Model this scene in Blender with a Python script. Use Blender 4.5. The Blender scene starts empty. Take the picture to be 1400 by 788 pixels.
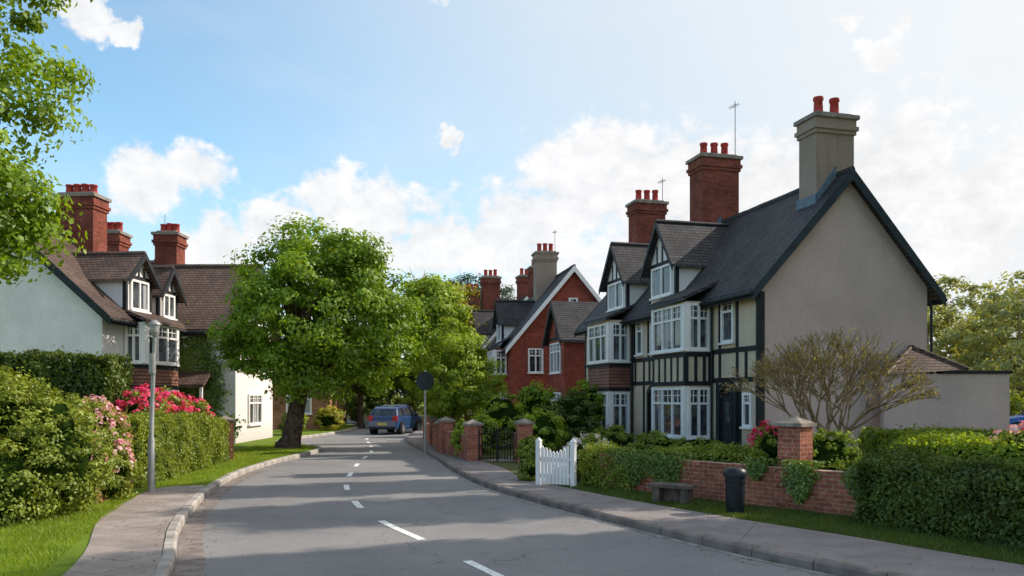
import bpy, math, random
import numpy as np
from mathutils import Vector, Matrix
random.seed(4)
RNG=np.random.default_rng(7)
scene=bpy.context.scene
COL=scene.collection

# ------------------------------------------------------------------ materials
def new_mat(name):
    m=bpy.data.materials.new(name); m.use_nodes=True
    nt=m.node_tree; nt.nodes.clear()
    out=nt.nodes.new('ShaderNodeOutputMaterial')
    return m,nt,out
def N(nt,t,**kw):
    n=nt.nodes.new(t)
    for k,v in kw.items(): setattr(n,k,v)
    return n
def c4(c): return (c[0],c[1],c[2],1)
def mixc(nt,fac,a,b,mode='MIX'):
    n=N(nt,'ShaderNodeMix',data_type='RGBA',blend_type=mode)
    for i,x in ((0,fac),(6,a),(7,b)):
        if isinstance(x,(int,float)): n.inputs[i].default_value=x
        elif isinstance(x,tuple): n.inputs[i].default_value=c4(x)
        else: nt.links.new(x,n.inputs[i])
    return n.outputs[2]
def math_n(nt,op,a,b=None,clamp=False):
    n=N(nt,'ShaderNodeMath',operation=op); n.use_clamp=clamp
    for i,x in enumerate((a,b)):
        if x is None: continue
        if isinstance(x,(int,float)): n.inputs[i].default_value=x
        else: nt.links.new(x,n.inputs[i])
    return n.outputs[0]
def vmath(nt,op,a,b=None,out=0):
    n=N(nt,'ShaderNodeVectorMath',operation=op)
    for i,x in enumerate((a,b)):
        if x is None: continue
        if isinstance(x,tuple): n.inputs[i].default_value=x
        else: nt.links.new(x,n.inputs[i])
    return n.outputs[out]
def noise(nt,vec,scale,detail=4,rough=.55,o=0):
    n=N(nt,'ShaderNodeTexNoise'); n.inputs['Scale'].default_value=scale
    n.inputs['Detail'].default_value=detail; n.inputs['Roughness'].default_value=rough
    nt.links.new(vec,n.inputs['Vector']); return n.outputs[o]
def maprange(nt,v,a,b,c,d,smooth=False):
    n=N(nt,'ShaderNodeMapRange'); 
    if smooth: n.interpolation_type='SMOOTHSTEP'
    nt.links.new(v,n.inputs[0])
    for i,x in enumerate((a,b,c,d)): n.inputs[i+1].default_value=x
    return n.outputs[0]
def facemap(nt):
    g=N(nt,'ShaderNodeNewGeometry')
    P=g.outputs['Position']; Nn=g.outputs['True Normal']
    t=vmath(nt,'NORMALIZE',vmath(nt,'CROSS_PRODUCT',(0,0,1),Nn))
    w=vmath(nt,'CROSS_PRODUCT',Nn,t)
    u=vmath(nt,'DOT_PRODUCT',P,t,1); v=vmath(nt,'DOT_PRODUCT',P,w,1)
    c=N(nt,'ShaderNodeCombineXYZ'); nt.links.new(u,c.inputs[0]); nt.links.new(v,c.inputs[1])
    return c.outputs[0],u,v,P
def principled(nt,out,col,rough=.8,bump=None,bstr=.3,bdist=.01,spec=.3,metal=0,coat=0):
    b=N(nt,'ShaderNodeBsdfPrincipled')
    if isinstance(col,tuple): b.inputs['Base Color'].default_value=c4(col)
    else: nt.links.new(col,b.inputs['Base Color'])
    if isinstance(rough,(int,float)): b.inputs['Roughness'].default_value=rough
    else: nt.links.new(rough,b.inputs['Roughness'])
    b.inputs['Specular IOR Level'].default_value=spec
    b.inputs['Metallic'].default_value=metal
    b.inputs['Coat Weight'].default_value=coat
    if bump is not None:
        bn=N(nt,'ShaderNodeBump'); bn.inputs['Strength'].default_value=bstr; bn.inputs['Distance'].default_value=bdist
        nt.links.new(bump,bn.inputs['Height']); nt.links.new(bn.outputs[0],b.inputs['Normal'])
    nt.links.new(b.outputs[0],out.inputs[0]); return b
def plain(name,col,rough=.7,var=.15,scale=3,bstr=.15,bscale=60,spec=.3,metal=0,coat=0):
    m,nt,out=new_mat(name)
    P=N(nt,'ShaderNodeNewGeometry').outputs['Position']
    a=noise(nt,P,scale,5)
    dark=tuple(x*(1-var*1.6) for x in col); lite=tuple(min(1,x*(1+var)) for x in col)
    f=maprange(nt,a,.3,.7,0,1)
    c=mixc(nt,f,dark,lite)
    principled(nt,out,c,rough,noise(nt,P,bscale,3),bstr,.01,spec,metal,coat)
    return m
def render_mat(name,col,stain=.35,dirtc=(.25,.22,.18)):
    m,nt,out=new_mat(name)
    vec,u,v,P=facemap(nt)
    a=noise(nt,P,.8,6,.65)
    c=mixc(nt,maprange(nt,a,.35,.7,0,1),tuple(x*.84 for x in col),col)
    cb=N(nt,'ShaderNodeCombineXYZ'); nt.links.new(math_n(nt,'MULTIPLY',u,3.0),cb.inputs[0]); nt.links.new(math_n(nt,'MULTIPLY',v,.25),cb.inputs[1])
    s=noise(nt,cb.outputs[0],1.6,5,.6)
    c=mixc(nt,math_n(nt,'MULTIPLY',maprange(nt,s,.55,.8,0,1),stain),c,dirtc)
    sep=N(nt,'ShaderNodeSeparateXYZ'); nt.links.new(P,sep.inputs[0])
    lowf=maprange(nt,math_n(nt,'ADD',sep.outputs[2],math_n(nt,'MULTIPLY',a,-.9)),-.3,.6,.55,0)
    c=mixc(nt,lowf,c,dirtc)
    fine=noise(nt,P,38,4,.75)
    c=mixc(nt,.45,c,mixc(nt,1.0,c,mixc(nt,maprange(nt,fine,.35,.65,0,1),(.5,.5,.5),(1.2,1.2,1.2)),'MULTIPLY'))
    principled(nt,out,c,.92,fine,.7,.016,.15)
    return m
def brick_mat(name,c1,c2,mortar,bw=.225,rh=.075):
    m,nt,out=new_mat(name)
    vec,u,v,P=facemap(nt)
    b=N(nt,'ShaderNodeTexBrick'); nt.links.new(vec,b.inputs['Vector'])
    b.inputs['Color1'].default_value=c4(c1); b.inputs['Color2'].default_value=c4(c2); b.inputs['Mortar'].default_value=c4(mortar)
    b.inputs['Scale'].default_value=1; b.inputs['Mortar Size'].default_value=.006; b.inputs['Mortar Smooth'].default_value=.2
    b.inputs['Brick Width'].default_value=bw; b.inputs['Row Height'].default_value=rh; b.inputs['Bias'].default_value=0
    a=noise(nt,P,1.3,6,.6); a2=noise(nt,P,14,3)
    c=mixc(nt,1.0,b.outputs[0],mixc(nt,maprange(nt,a,.3,.7,0,1),(.6,.57,.55),(1.2,1.15,1.1)),'MULTIPLY')
    c=mixc(nt,.5,c,mixc(nt,1.0,c,mixc(nt,maprange(nt,a2,.3,.7,0,1),(.45,.42,.42),(1.4,1.4,1.4)),'MULTIPLY'))
    h=math_n(nt,'ADD',math_n(nt,'MULTIPLY',b.outputs[1],-1.0),math_n(nt,'MULTIPLY',a2,.5))
    principled(nt,out,c,.9,h,.6,.012,.15)
    return m
def tile_mat(name,c1,c2,tw=.19,rh=.15,moss=(.07,.07,.035)):
    m,nt,out=new_mat(name)
    vec,u,v,P=facemap(nt)
    b=N(nt,'ShaderNodeTexBrick'); nt.links.new(vec,b.inputs['Vector'])
    b.inputs['Color1'].default_value=c4(c1); b.inputs['Color2'].default_value=c4(c2); b.inputs['Mortar'].default_value=c4(tuple(x*.3 for x in c1))
    b.inputs['Scale'].default_value=1; b.inputs['Mortar Size'].default_value=.012; b.inputs['Mortar Smooth'].default_value=.3
    b.inputs['Brick Width'].default_value=tw; b.inputs['Row Height'].default_value=rh
    a=noise(nt,P,1.1,6,.65); a2=noise(nt,P,9,4,.7)
    c=mixc(nt,1.0,b.outputs[0],mixc(nt,maprange(nt,a,.3,.7,0,1),(.55,.55,.58),(1.3,1.25,1.2)),'MULTIPLY')
    c=mixc(nt,maprange(nt,a2,.58,.75,0,.5),c,moss)
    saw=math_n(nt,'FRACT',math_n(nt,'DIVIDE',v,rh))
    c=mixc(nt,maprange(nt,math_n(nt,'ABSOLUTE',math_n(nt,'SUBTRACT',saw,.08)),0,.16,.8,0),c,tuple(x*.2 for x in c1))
    h=math_n(nt,'ADD',math_n(nt,'MULTIPLY',saw,-1.2),math_n(nt,'ADD',math_n(nt,'MULTIPLY',b.outputs[1],-.4),math_n(nt,'MULTIPLY',a2,.3)))
    principled(nt,out,c,.7,h,.9,.035,.3)
    return m
def leaf_mat(name,dark,light,trans=.4,gloss=.03):
    m,nt,out=new_mat(name)
    at=N(nt,'ShaderNodeAttribute',attribute_name='lv')
    P=N(nt,'ShaderNodeNewGeometry').outputs['Position']
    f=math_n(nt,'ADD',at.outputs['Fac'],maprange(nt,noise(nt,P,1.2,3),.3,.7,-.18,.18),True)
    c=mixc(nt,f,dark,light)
    d=N(nt,'ShaderNodeBsdfDiffuse'); nt.links.new(c,d.inputs[0])
    tr=N(nt,'ShaderNodeBsdfTranslucent'); nt.links.new(mixc(nt,1.0,c,(1.6,1.4,.55),'MULTIPLY'),tr.inputs[0])
    mx=N(nt,'ShaderNodeMixShader'); mx.inputs[0].default_value=trans
    nt.links.new(d.outputs[0],mx.inputs[1]); nt.links.new(tr.outputs[0],mx.inputs[2])
    g=N(nt,'ShaderNodeBsdfGlossy'); g.inputs['Roughness'].default_value=.5; g.inputs[0].default_value=(.95,1,.85,1)
    m2=N(nt,'ShaderNodeMixShader'); m2.inputs[0].default_value=gloss
    nt.links.new(mx.outputs[0],m2.inputs[1]); nt.links.new(g.outputs[0],m2.inputs[2])
    nt.links.new(m2.outputs[0],out.inputs[0]); return m

M={}
def asphalt():
    m,nt,out=new_mat('asphalt')
    P=N(nt,'ShaderNodeNewGeometry').outputs['Position']
    a=noise(nt,P,.35,6,.6); b=noise(nt,P,70,3,.8); d=noise(nt,P,2.2,5,.6); e=noise(nt,P,18,4,.7)
    c=mixc(nt,maprange(nt,a,.35,.65,0,1),(.205,.190,.190),(.27,.25,.242))
    c=mixc(nt,maprange(nt,d,.55,.8,0,.5),c,(.145,.135,.14))
    c=mixc(nt,.6,c,mixc(nt,1.0,c,mixc(nt,maprange(nt,b,.3,.7,0,1),(.4,.4,.4),(1.55,1.55,1.55)),'MULTIPLY'))
    c=mixc(nt,.35,c,mixc(nt,1.0,c,mixc(nt,maprange(nt,e,.35,.65,0,1),(.7,.7,.7),(1.25,1.25,1.25)),'MULTIPLY'))
    v=N(nt,'ShaderNodeTexVoronoi',feature='DISTANCE_TO_EDGE'); v.inputs['Scale'].default_value=.3
    pp=vmath(nt,'ADD',P,noise(nt,P,1.5,4,.6,1)); nt.links.new(pp,v.inputs['Vector'])
    cr=maprange(nt,v.outputs['Distance'],0,.005,.6,0)
    c=mixc(nt,cr,c,(.06,.06,.06))
    principled(nt,out,c,.85,b,.5,.006,.3)
    return m
def ground_mat(name,g1,g2,g3):
    m,nt,out=new_mat(name)
    P=N(nt,'ShaderNodeNewGeometry').outputs['Position']
    a=noise(nt,P,.6,6,.6); b=noise(nt,P,30,4,.8)
    c=mixc(nt,maprange(nt,a,.35,.65,0,1),g1,g2)
    c=mixc(nt,maprange(nt,b,.4,.7,0,.6),c,g3)
    principled(nt,out,c,.95,b,.7,.03,.1); return m
def paving(name,col,w=.6,h=.6):
    m,nt,out=new_mat(name)
    P=N(nt,'ShaderNodeNewGeometry').outputs['Position']
    mp=N(nt,'ShaderNodeMapping'); mp.inputs['Rotation'].default_value=(0,0,math.radians(24)); nt.links.new(P,mp.inputs[0])
    b=N(nt,'ShaderNodeTexBrick'); nt.links.new(mp.outputs[0],b.inputs['Vector'])
    b.inputs['Color1'].default_value=c4(col); b.inputs['Color2'].default_value=c4(tuple(x*.85 for x in col)); b.inputs['Mortar'].default_value=c4(tuple(x*.55 for x in col))
    b.inputs['Scale'].default_value=1; b.inputs['Mortar Size'].default_value=.008; b.inputs['Brick Width'].default_value=w; b.inputs['Row Height'].default_value=h
    a=noise(nt,P,1.5,6,.65); f=noise(nt,P,60,3,.8)
    c=mixc(nt,1.0,b.outputs[0],mixc(nt,maprange(nt,a,.3,.7,0,1),(.7,.68,.66),(1.1,1.1,1.1)),'MULTIPLY')
    c=mixc(nt,.5,c,mixc(nt,1.0,c,mixc(nt,maprange(nt,f,.3,.7,0,1),(.5,.5,.5),(1.4,1.4,1.4)),'MULTIPLY'))
    principled(nt,out,c,.9,math_n(nt,'ADD',f,math_n(nt,'MULTIPLY',b.outputs[1],-1.5)),.4,.008,.2); return m
M['asphalt']=asphalt()
M['grass']=ground_mat('grass_ground',(.13,.19,.018),(.20,.28,.028),(.09,.12,.025))
M['soil']=ground_mat('garden_soil',(.10,.11,.04),(.13,.135,.05),(.07,.055,.035))
M['pave']=paving('pavement_paving',(.38,.315,.285))
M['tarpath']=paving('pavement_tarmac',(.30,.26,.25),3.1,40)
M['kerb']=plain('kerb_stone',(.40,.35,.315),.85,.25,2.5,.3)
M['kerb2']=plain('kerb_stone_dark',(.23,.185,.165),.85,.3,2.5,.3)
M['gutter']=plain('gutter_worn_brown',(.25,.20,.18),.85,.25,4,.3)
M['gutter2']=plain('gutter_concrete',(.27,.25,.235),.85,.25,4,.3)
M['paint']=plain('road_paint',(.82,.81,.78),.7,.2,14,.2)
M['roof']=tile_mat('roof_tiles_dark',(.043,.040,.044),(.078,.070,.072))
M['roofbrown']=tile_mat('roof_tiles_brown',(.115,.076,.062),(.165,.103,.080))
M['tilehung']=tile_mat('tile_hung_red',(.25,.11,.08),(.33,.14,.09),.17,.13)
M['grey']=render_mat('pebbledash_grey',(.66,.505,.475),.22,(.36,.29,.26))
M['cream']=render_mat('render_cream',(.76,.60,.45),.3)
M['white']=render_mat('render_white',(.95,.87,.86),.10,(.5,.45,.42))
M['chimgrey']=render_mat('chimney_render',(.40,.30,.245),.6,(.15,.11,.09))
M['brick']=brick_mat('brick_red',(.40,.080,.05),(.28,.058,.04),(.26,.17,.14))
M['brickc']=brick_mat('brick_chimney',(.31,.082,.055),(.20,.056,.042),(.17,.12,.10))
M['brickw']=brick_mat('brick_garden_wall',(.47,.165,.105),(.31,.10,.07),(.44,.34,.27))
M['bricko']=brick_mat('brick_orange',(.48,.23,.13),(.38,.17,.10),(.38,.30,.24))
M['timber']=plain('timber_black',(.016,.019,.023),.6,.3,3,.2,30)
M['barge']=plain('bargeboard_dark',(.022,.036,.050),.5,.3,3,.1)
M['wpaint']=plain('white_paint',(.88,.83,.81),.45,.05,3,.05)
M['pot']=plain('terracotta_red',(.47,.06,.05),.7,.25,6,.2)
M['conc']=plain('concrete_cap',(.29,.24,.21),.9,.25,4,.4)
M['lead']=plain('lead_flashing',(.12,.17,.23),.5,.2,5,.1)
M['metal']=plain('lamp_metal_grey',(.33,.33,.32),.45,.15,6,.05,metal=.3)
M['black']=plain('black_iron',(.012,.012,.013),.45,.2,6,.1)
M['dark']=plain('dark_plastic',(.02,.024,.030),.4,.2,6,.05)
M['bark']=plain('bark',(.10,.068,.046),.95,.45,7,.9,16)
M['barkl']=plain('bark_light',(.30,.205,.12),.95,.4,7,.9,20)
M['stone']=plain('stone',(.28,.235,.195),.9,.3,5,.5)
M['stoned']=plain('stone_dark',(.13,.10,.085),.9,.35,5,.5)
M['door']=plain('door_dark',(.02,.025,.03),.4,.1,5,.05)
def glass_mat():
    m,nt,out=new_mat('window_glass')
    P=N(nt,'ShaderNodeNewGeometry').outputs['Position']
    a=noise(nt,P,2.3,2)
    principled(nt,out,mixc(nt,maprange(nt,a,.4,.65,0,1),(.02,.025,.03),(.10,.11,.12)),.04,noise(nt,P,1.2,1),.08,.05,.8); return m
M['glass']=glass_mat()
M['curtain']=plain('net_curtain',(.36,.36,.37),.35,.2,9,.1,spec=.6)
M['leaf_tree']=leaf_mat('leaves_green',(.050,.105,.008),(.29,.43,.025),.45)
M['leaf_lime']=leaf_mat('leaves_lime',(.10,.17,.012),(.38,.49,.045),.45)
M['leaf_hedge']=leaf_mat('leaves_hedge',(.065,.11,.010),(.33,.385,.045),.34)
M['leaf_hedge2']=leaf_mat('leaves_hedge_dark',(.030,.055,.010),(.15,.20,.03),.3)
M['leaf_olive']=leaf_mat('leaves_olive',(.13,.12,.02),(.42,.36,.08),.4)
M['leaf_yellow']=leaf_mat('leaves_yellow',(.22,.24,.02),(.55,.50,.06),.4)
M['leaf_far']=leaf_mat('leaves_far',(.07,.11,.03),(.24,.28,.07),.35)
M['leaf_pale']=leaf_mat('leaves_pale',(.18,.20,.07),(.44,.46,.18),.4)
M['leaf_con']=leaf_mat('needles_dark',(.02,.05,.02),(.06,.12,.04),.2)
M['leaf_ivy']=leaf_mat('leaves_ivy',(.05,.10,.012),(.20,.28,.035),.25,.05)
M['pink']=leaf_mat('petals_pink',(.65,.16,.30),(.9,.68,.72),.3,.02)
M['crimson']=leaf_mat('petals_crimson',(.55,.02,.11),(.9,.10,.24),.3,.02)
M['whitefl']=leaf_mat('petals_white',(.55,.45,.55),(.9,.85,.9),.3,.02)
M['blade']=leaf_mat('grass_blades',(.13,.20,.012),(.36,.47,.035),.4,.03)
M['bladed']=leaf_mat('grass_blades_dark',(.05,.09,.012),(.15,.21,.03),.4,.03)
M['litter']=leaf_mat('fallen_leaves',(.12,.07,.03),(.30,.24,.08),.2,.02)
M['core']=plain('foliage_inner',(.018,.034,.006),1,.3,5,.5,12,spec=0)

# ------------------------------------------------------------------ geometry helpers
def empty(name,loc):
    e=bpy.data.objects.new(name,None); e.empty_display_size=.3; e.location=loc; COL.objects.link(e); return e
def attach(o,p):
    if p is not None:
        o.parent=p; o.matrix_parent_inverse=Matrix.Translation(-Vector(p.location))
class MB:
    def __init__(s): s.v=[];s.f=[];s.m=[];s.sm=[]
    def add(s,vs,fs,m=0,sm=False):
        n=len(s.v); s.v+= [tuple(x) for x in vs]
        for f in fs: s.f.append(tuple(i+n for i in f)); s.m.append(m); s.sm.append(sm)
    def hexa(s,p,m=0): s.add(p,[(0,3,2,1),(4,5,6,7),(0,1,5,4),(1,2,6,5),(2,3,7,6),(3,0,4,7)],m)
    def box(s,F,a0,a1,b0,b1,z0,z1,m=0):
        T=F.T; s.hexa([T(a0,b0,z0),T(a1,b0,z0),T(a1,b1,z0),T(a0,b1,z0),T(a0,b0,z1),T(a1,b0,z1),T(a1,b1,z1),T(a0,b1,z1)],m)
    def poly(s,p,m=0): s.add(p,[tuple(range(len(p)))],m)
    def tube(s,path,rad,seg=10,m=0,cap=True,sm=True):
        path=[Vector(p) for p in path]; n=len(path); vs=[]
        if isinstance(rad,(int,float)): rad=[rad]*n
        for i,p in enumerate(path):
            d=(path[min(i+1,n-1)]-path[max(i-1,0)]).normalized()
            x=d.cross(Vector((0,1,0)) if abs(d.y)<.9 else Vector((1,0,0))).normalized(); y=d.cross(x)
            for k in range(seg):
                t=2*math.pi*k/seg; vs.append(p+(x*math.cos(t)+y*math.sin(t))*rad[i])
        fs=[]
        for i in range(n-1):
            for k in range(seg):
                a=i*seg+k;b=i*seg+(k+1)%seg; fs.append((a,b,b+seg,a+seg))
        s.add(vs,fs,m,sm)
        if cap:
            s.add(vs[:seg],[tuple(range(seg))],m); s.add(vs[-seg:],[tuple(range(seg))],m)
    def make(s,name,mats,parent=None,bevel=0,recalc=False):
        me=bpy.data.meshes.new(name); me.from_pydata(s.v,[],s.f)
        for m in mats: me.materials.append(M[m] if isinstance(m,str) else m)
        me.polygons.foreach_set('material_index',s.m); me.polygons.foreach_set('use_smooth',s.sm)
        me.update()
        o=bpy.data.objects.new(name,me); COL.objects.link(o)
        if recalc:
            import bmesh
            bm=bmesh.new(); bm.from_mesh(me); bmesh.ops.recalc_face_normals(bm,faces=bm.faces); bm.to_mesh(me); bm.free()
        if bevel:
            b=o.modifiers.new('bevel','BEVEL'); b.width=bevel; b.segments=2; b.limit_method='ANGLE'
        attach(o,parent); return o
class Frame:
    def __init__(s,o,u,v):
        s.o=Vector((o[0],o[1],o[2] if len(o)>2 else 0)); s.u=Vector((u[0],u[1],0)).normalized(); s.v=Vector((v[0],v[1],0)).normalized()
    def T(s,a,b,z): p=s.o+s.u*a+s.v*b; return Vector((p.x,p.y,p.z+z))
    def side(s,a): o=s.o+s.u*a; return Frame((o.x,o.y,o.z),s.v,s.u)
    def far(s,a): o=s.o+s.u*a; return Frame((o.x,o.y,o.z),s.v,-s.u)
WORLD=Frame((0,0,0),(1,0),(0,1))

def leaf_mesh(name,P,Nr,size,mat,lv,parent=None,aspect=.62):
    n=len(P); R=RNG.normal(size=(n,3)); Nr=Nr/np.maximum(np.linalg.norm(Nr,axis=1,keepdims=True),1e-6)
    T=np.cross(Nr,R); T/=np.maximum(np.linalg.norm(T,axis=1,keepdims=True),1e-6); B=np.cross(Nr,T)
    s=(size*(.65+.7*RNG.random(n)))[:,None]
    V=np.stack([P-T*s*.5,P+B*s*.5*aspect-T*s*.06+Nr*s*.08,P+T*s*.5,P-B*s*.5*aspect-T*s*.06+Nr*s*.08],1).reshape(-1,3)
    return raw_mesh(name,V,4,n,mat,np.repeat(lv,4),parent)
def raw_mesh(name,V,k,n,mat,lv,parent):
    me=bpy.data.meshes.new(name)
    me.vertices.add(k*n); me.vertices.foreach_set('co',V.astype(np.float32).ravel())
    me.loops.add(k*n); me.loops.foreach_set('vertex_index',np.arange(k*n,dtype=np.int32))
    me.polygons.add(n); me.polygons.foreach_set('loop_start',(np.arange(n)*k).astype(np.int32))
    at=me.attributes.new('lv','FLOAT','POINT'); at.data.foreach_set('value',lv.astype(np.float32))
    me.materials.append(M[mat]); me.update(calc_edges=True); me.validate()
    o=bpy.data.objects.new(name,me); COL.objects.link(o); attach(o,parent); return o
def unit(n):
    d=RNG.normal(size=(n,3)); return d/np.linalg.norm(d,axis=1,keepdims=True)
def clumps(ells,ncl,cr,lpc,inner=.5,zmin=None):
    w=np.array([e[6] for e in ells],float); w/=w.sum()
    idx=RNG.choice(len(ells),ncl,p=w); E=np.array([e[:6] for e in ells])[idx]
    d=unit(ncl); rf=inner+(1.06-inner)*RNG.random(ncl)**.6
    C=E[:,:3]+d*E[:,3:]*rf[:,None]
    crr=cr*(.45+.95*RNG.random(ncl)); cv=RNG.random(ncl)
    li=np.repeat(np.arange(ncl),lpc); n=len(li)
    dd=unit(n); rr=RNG.random(n)**.45
    P=C[li]+dd*(crr[li]*rr)[:,None]*np.array([1,1,.62])
    Nr=dd*.7+d[li]*.5+RNG.normal(size=(n,3))*.45+np.array([0,0,.35])
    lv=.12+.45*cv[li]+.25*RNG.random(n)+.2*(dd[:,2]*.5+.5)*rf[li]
    if zmin is not None:
        k=P[:,2]>zmin; P,Nr,lv=P[k],Nr[k],lv[k]
    return P,Nr,np.clip(lv,0,1),C
def tree(name,base,th,tr,lean,ells,ncl,cr,lpc,ls,mat='leaf_tree',bark='bark',inner=.5,limbs=9,zmin=None,aspect=.65):
    p=empty(name,base); bx,by,bz=base
    P,Nr,lv,C=clumps(ells,ncl,cr,lpc,inner,zmin)
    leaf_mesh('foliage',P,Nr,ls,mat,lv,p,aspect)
    mb=MB(); top=Vector((bx+lean[0],by+lean[1],bz+th))
    mb.tube([(bx,by,bz-.1),(bx,by,bz+.08),(bx+lean[0]*.2,by+lean[1]*.2,bz+.35),(bx+lean[0]*.55,by+lean[1]*.5,bz+th*.55),top],[tr*1.7,tr*1.45,tr*1.05,tr*.9,tr*.78],12)
    sel=C[RNG.choice(len(C),min(limbs,len(C)),replace=False)]
    for c in sel:
        c=Vector(c); mid=top.lerp(c,.45)+Vector((random.uniform(-.2,.2),random.uniform(-.2,.2),random.uniform(0,.4)))
        r=tr*random.uniform(.3,.5)
        mb.tube([top-Vector((0,0,.25)),top.lerp(mid,.5)+Vector((0,0,.1)),mid,mid.lerp(c,.55),c],[r*1.3,r,r*.75,r*.45,r*.15],7,cap=False)
        for q in range(2):
            e=c+Vector((random.uniform(-1,1),random.uniform(-1,1),random.uniform(-.2,1)))*cr*1.3
            mb.tube([mid,mid.lerp(e,.5),e],[r*.5,r*.3,r*.08],5,cap=False)
    mb.make('trunk_and_limbs',[bark],p); return p
def ico(name,c,r,mat,parent,seg=3):
    import bmesh
    bm=bmesh.new(); bmesh.ops.create_icosphere(bm,subdivisions=seg,radius=1)
    for v in bm.verts:
        k=1+.12*math.sin(v.co.x*5+c[0])*math.cos(v.co.y*6+c[1])+.08*math.sin(v.co.z*9)
        v.co=Vector((v.co.x*r[0]*k+c[0],v.co.y*r[1]*k+c[1],v.co.z*r[2]*k+c[2]))
    me=bpy.data.meshes.new(name); bm.to_mesh(me); bm.free(); me.materials.append(M[mat])
    o=bpy.data.objects.new(name,me); COL.objects.link(o); attach(o,parent)
def bush(name,ells,n,ls,mat,flowers=None,core=True,cr=.22,lpc=60,bare=False):
    e0=ells[0]; p=empty(name,(e0[0],e0[1],.1))
    P,Nr,lv,C=clumps(ells,max(1,n//lpc),cr,lpc,.72,.08)
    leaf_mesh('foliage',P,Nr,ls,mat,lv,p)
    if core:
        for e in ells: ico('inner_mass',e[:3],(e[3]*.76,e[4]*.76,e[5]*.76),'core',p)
    mb=MB()
    for k in range(5):
        e=ells[k%len(ells)]
        mb.tube([(e0[0]+random.uniform(-.1,.1),e0[1]+random.uniform(-.1,.1),.0),(e[0]+random.uniform(-.3,.3)*e[3],e[1]+random.uniform(-.3,.3)*e[4],e[2])],[.03,.012],5)
    mb.make('stems',['bark'],p)
    if flowers:
        fm,fn,fs,top=flowers
        w=np.array([e[6] for e in ells],float); w/=w.sum(); idx=RNG.choice(len(ells),fn,p=w); E=np.array([e[:6] for e in ells])[idx]
        d=unit(fn); d[:,2]=np.abs(d[:,2])*.9+top; d/=np.linalg.norm(d,axis=1,keepdims=True)
        Cc=E[:,:3]+d*E[:,3:]*(1.0+.14*RNG.random(fn))[:,None]
        li=np.repeat(np.arange(fn),9); dd=unit(len(li)); Pp=Cc[li]+dd*fs*.8
        lv=np.clip(.5*RNG.random(fn)[li]+.5*RNG.random(len(li)),0,1)
        leaf_mesh('flowers',Pp,dd+d[li]*.6,fs,fm,lv,p,.9)
    return p
def hedge(name,path,width,height,dens,ls,mat,z0=.1,bul=.09,corem='core'):
    path=[Vector((q[0],q[1],0)) for q in path]
    p=empty(name,(path[0].x,path[0].y,z0))
    mb=MB(); PP=[];NN=[]
    for i in range(len(path)-1):
        a,b=path[i],path[i+1]; L=(b-a).length; u=(b-a)/L; v=Vector((-u.y,u.x,0)); h=height if isinstance(height,(int,float)) else None
        h0=h or height[i]; h1=h or height[i+1]
        ins=.12
        A=a+u*(ins if i==0 else 0); Bq=b-u*(ins if i==len(path)-2 else 0); hw=width/2-ins
        def q(pt,s,z): r=pt+v*s; return (r.x,r.y,z)
        mb.hexa([q(A,-hw,0),q(Bq,-hw,0),q(Bq,hw,0),q(A,hw,0),q(A,-hw,z0+h0-ins),q(Bq,-hw,z0+h1-ins),q(Bq,hw,z0+h1-ins),q(A,hw,z0+h0-ins)])
        un=np.array(u);vn=np.array(v);an=np.array(a)
        def emit(n,kind):
            t=RNG.random(n)*L; hh=h0+(h1-h0)*t/L
            if kind=='top': s=(RNG.random(n)-.5)*width; z=hh; nr=np.tile([0,0,1.],(n,1))
            elif kind in('l','r'):
                sg=1 if kind=='l' else -1; s=np.full(n,sg*width/2); z=RNG.random(n)*hh; nr=np.tile(vn*sg,(n,1))
            else:
                e=0 if kind=='e0' else 1; t=np.full(n,e*L); s=(RNG.random(n)-.5)*width; hh=np.full(n,h0 if e==0 else h1); z=RNG.random(n)*hh; nr=np.tile(un*(1 if e else -1),(n,1))
            pos=an+un*t[:,None]+vn*s[:,None]+np.array([0,0,1])*(z+z0)[:,None]
            bl=bul*(np.sin(pos[:,0]*3.1+pos[:,2]*2)+np.sin(pos[:,1]*2.7+pos[:,2]*4+1)+.6*np.sin(pos[:,0]*9+pos[:,1]*7)+.5*np.sin(pos[:,1]*13+pos[:,2]*11))*.5
            edge=np.clip((z/np.maximum(hh,.1)-.8)/.2,0,1)**2*(.09 if kind!='top' else 0)
            if kind=='top': edge=np.clip((np.abs(s)/(width/2)-.7)/.3,0,1)**2*.12
            sprig=(RNG.random(n)<.04)*RNG.random(n)*.12
            pos=pos+nr*(bl-edge+RNG.normal(size=n)*.04-.02+sprig)[:,None]
            PP.append(pos); NN.append(nr+RNG.normal(size=(n,3))*.6)
        ar=dens
        emit(int(L*width*ar),'top'); emit(int(L*(h0+h1)/2*ar),'l'); emit(int(L*(h0+h1)/2*ar),'r')
        if i==0: emit(int(width*h0*ar),'e0')
        if i==len(path)-2: emit(int(width*h1*ar),'e1')
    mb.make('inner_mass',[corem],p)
    P=np.concatenate(PP);Nr=np.concatenate(NN)
    cl=.5+.5*np.sin(P[:,0]*5.3+1.3*np.sin(P[:,2]*7))*np.sin(P[:,1]*4.7+P[:,2]*6)
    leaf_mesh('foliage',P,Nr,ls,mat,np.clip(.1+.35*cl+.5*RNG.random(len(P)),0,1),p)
    return p

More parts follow.
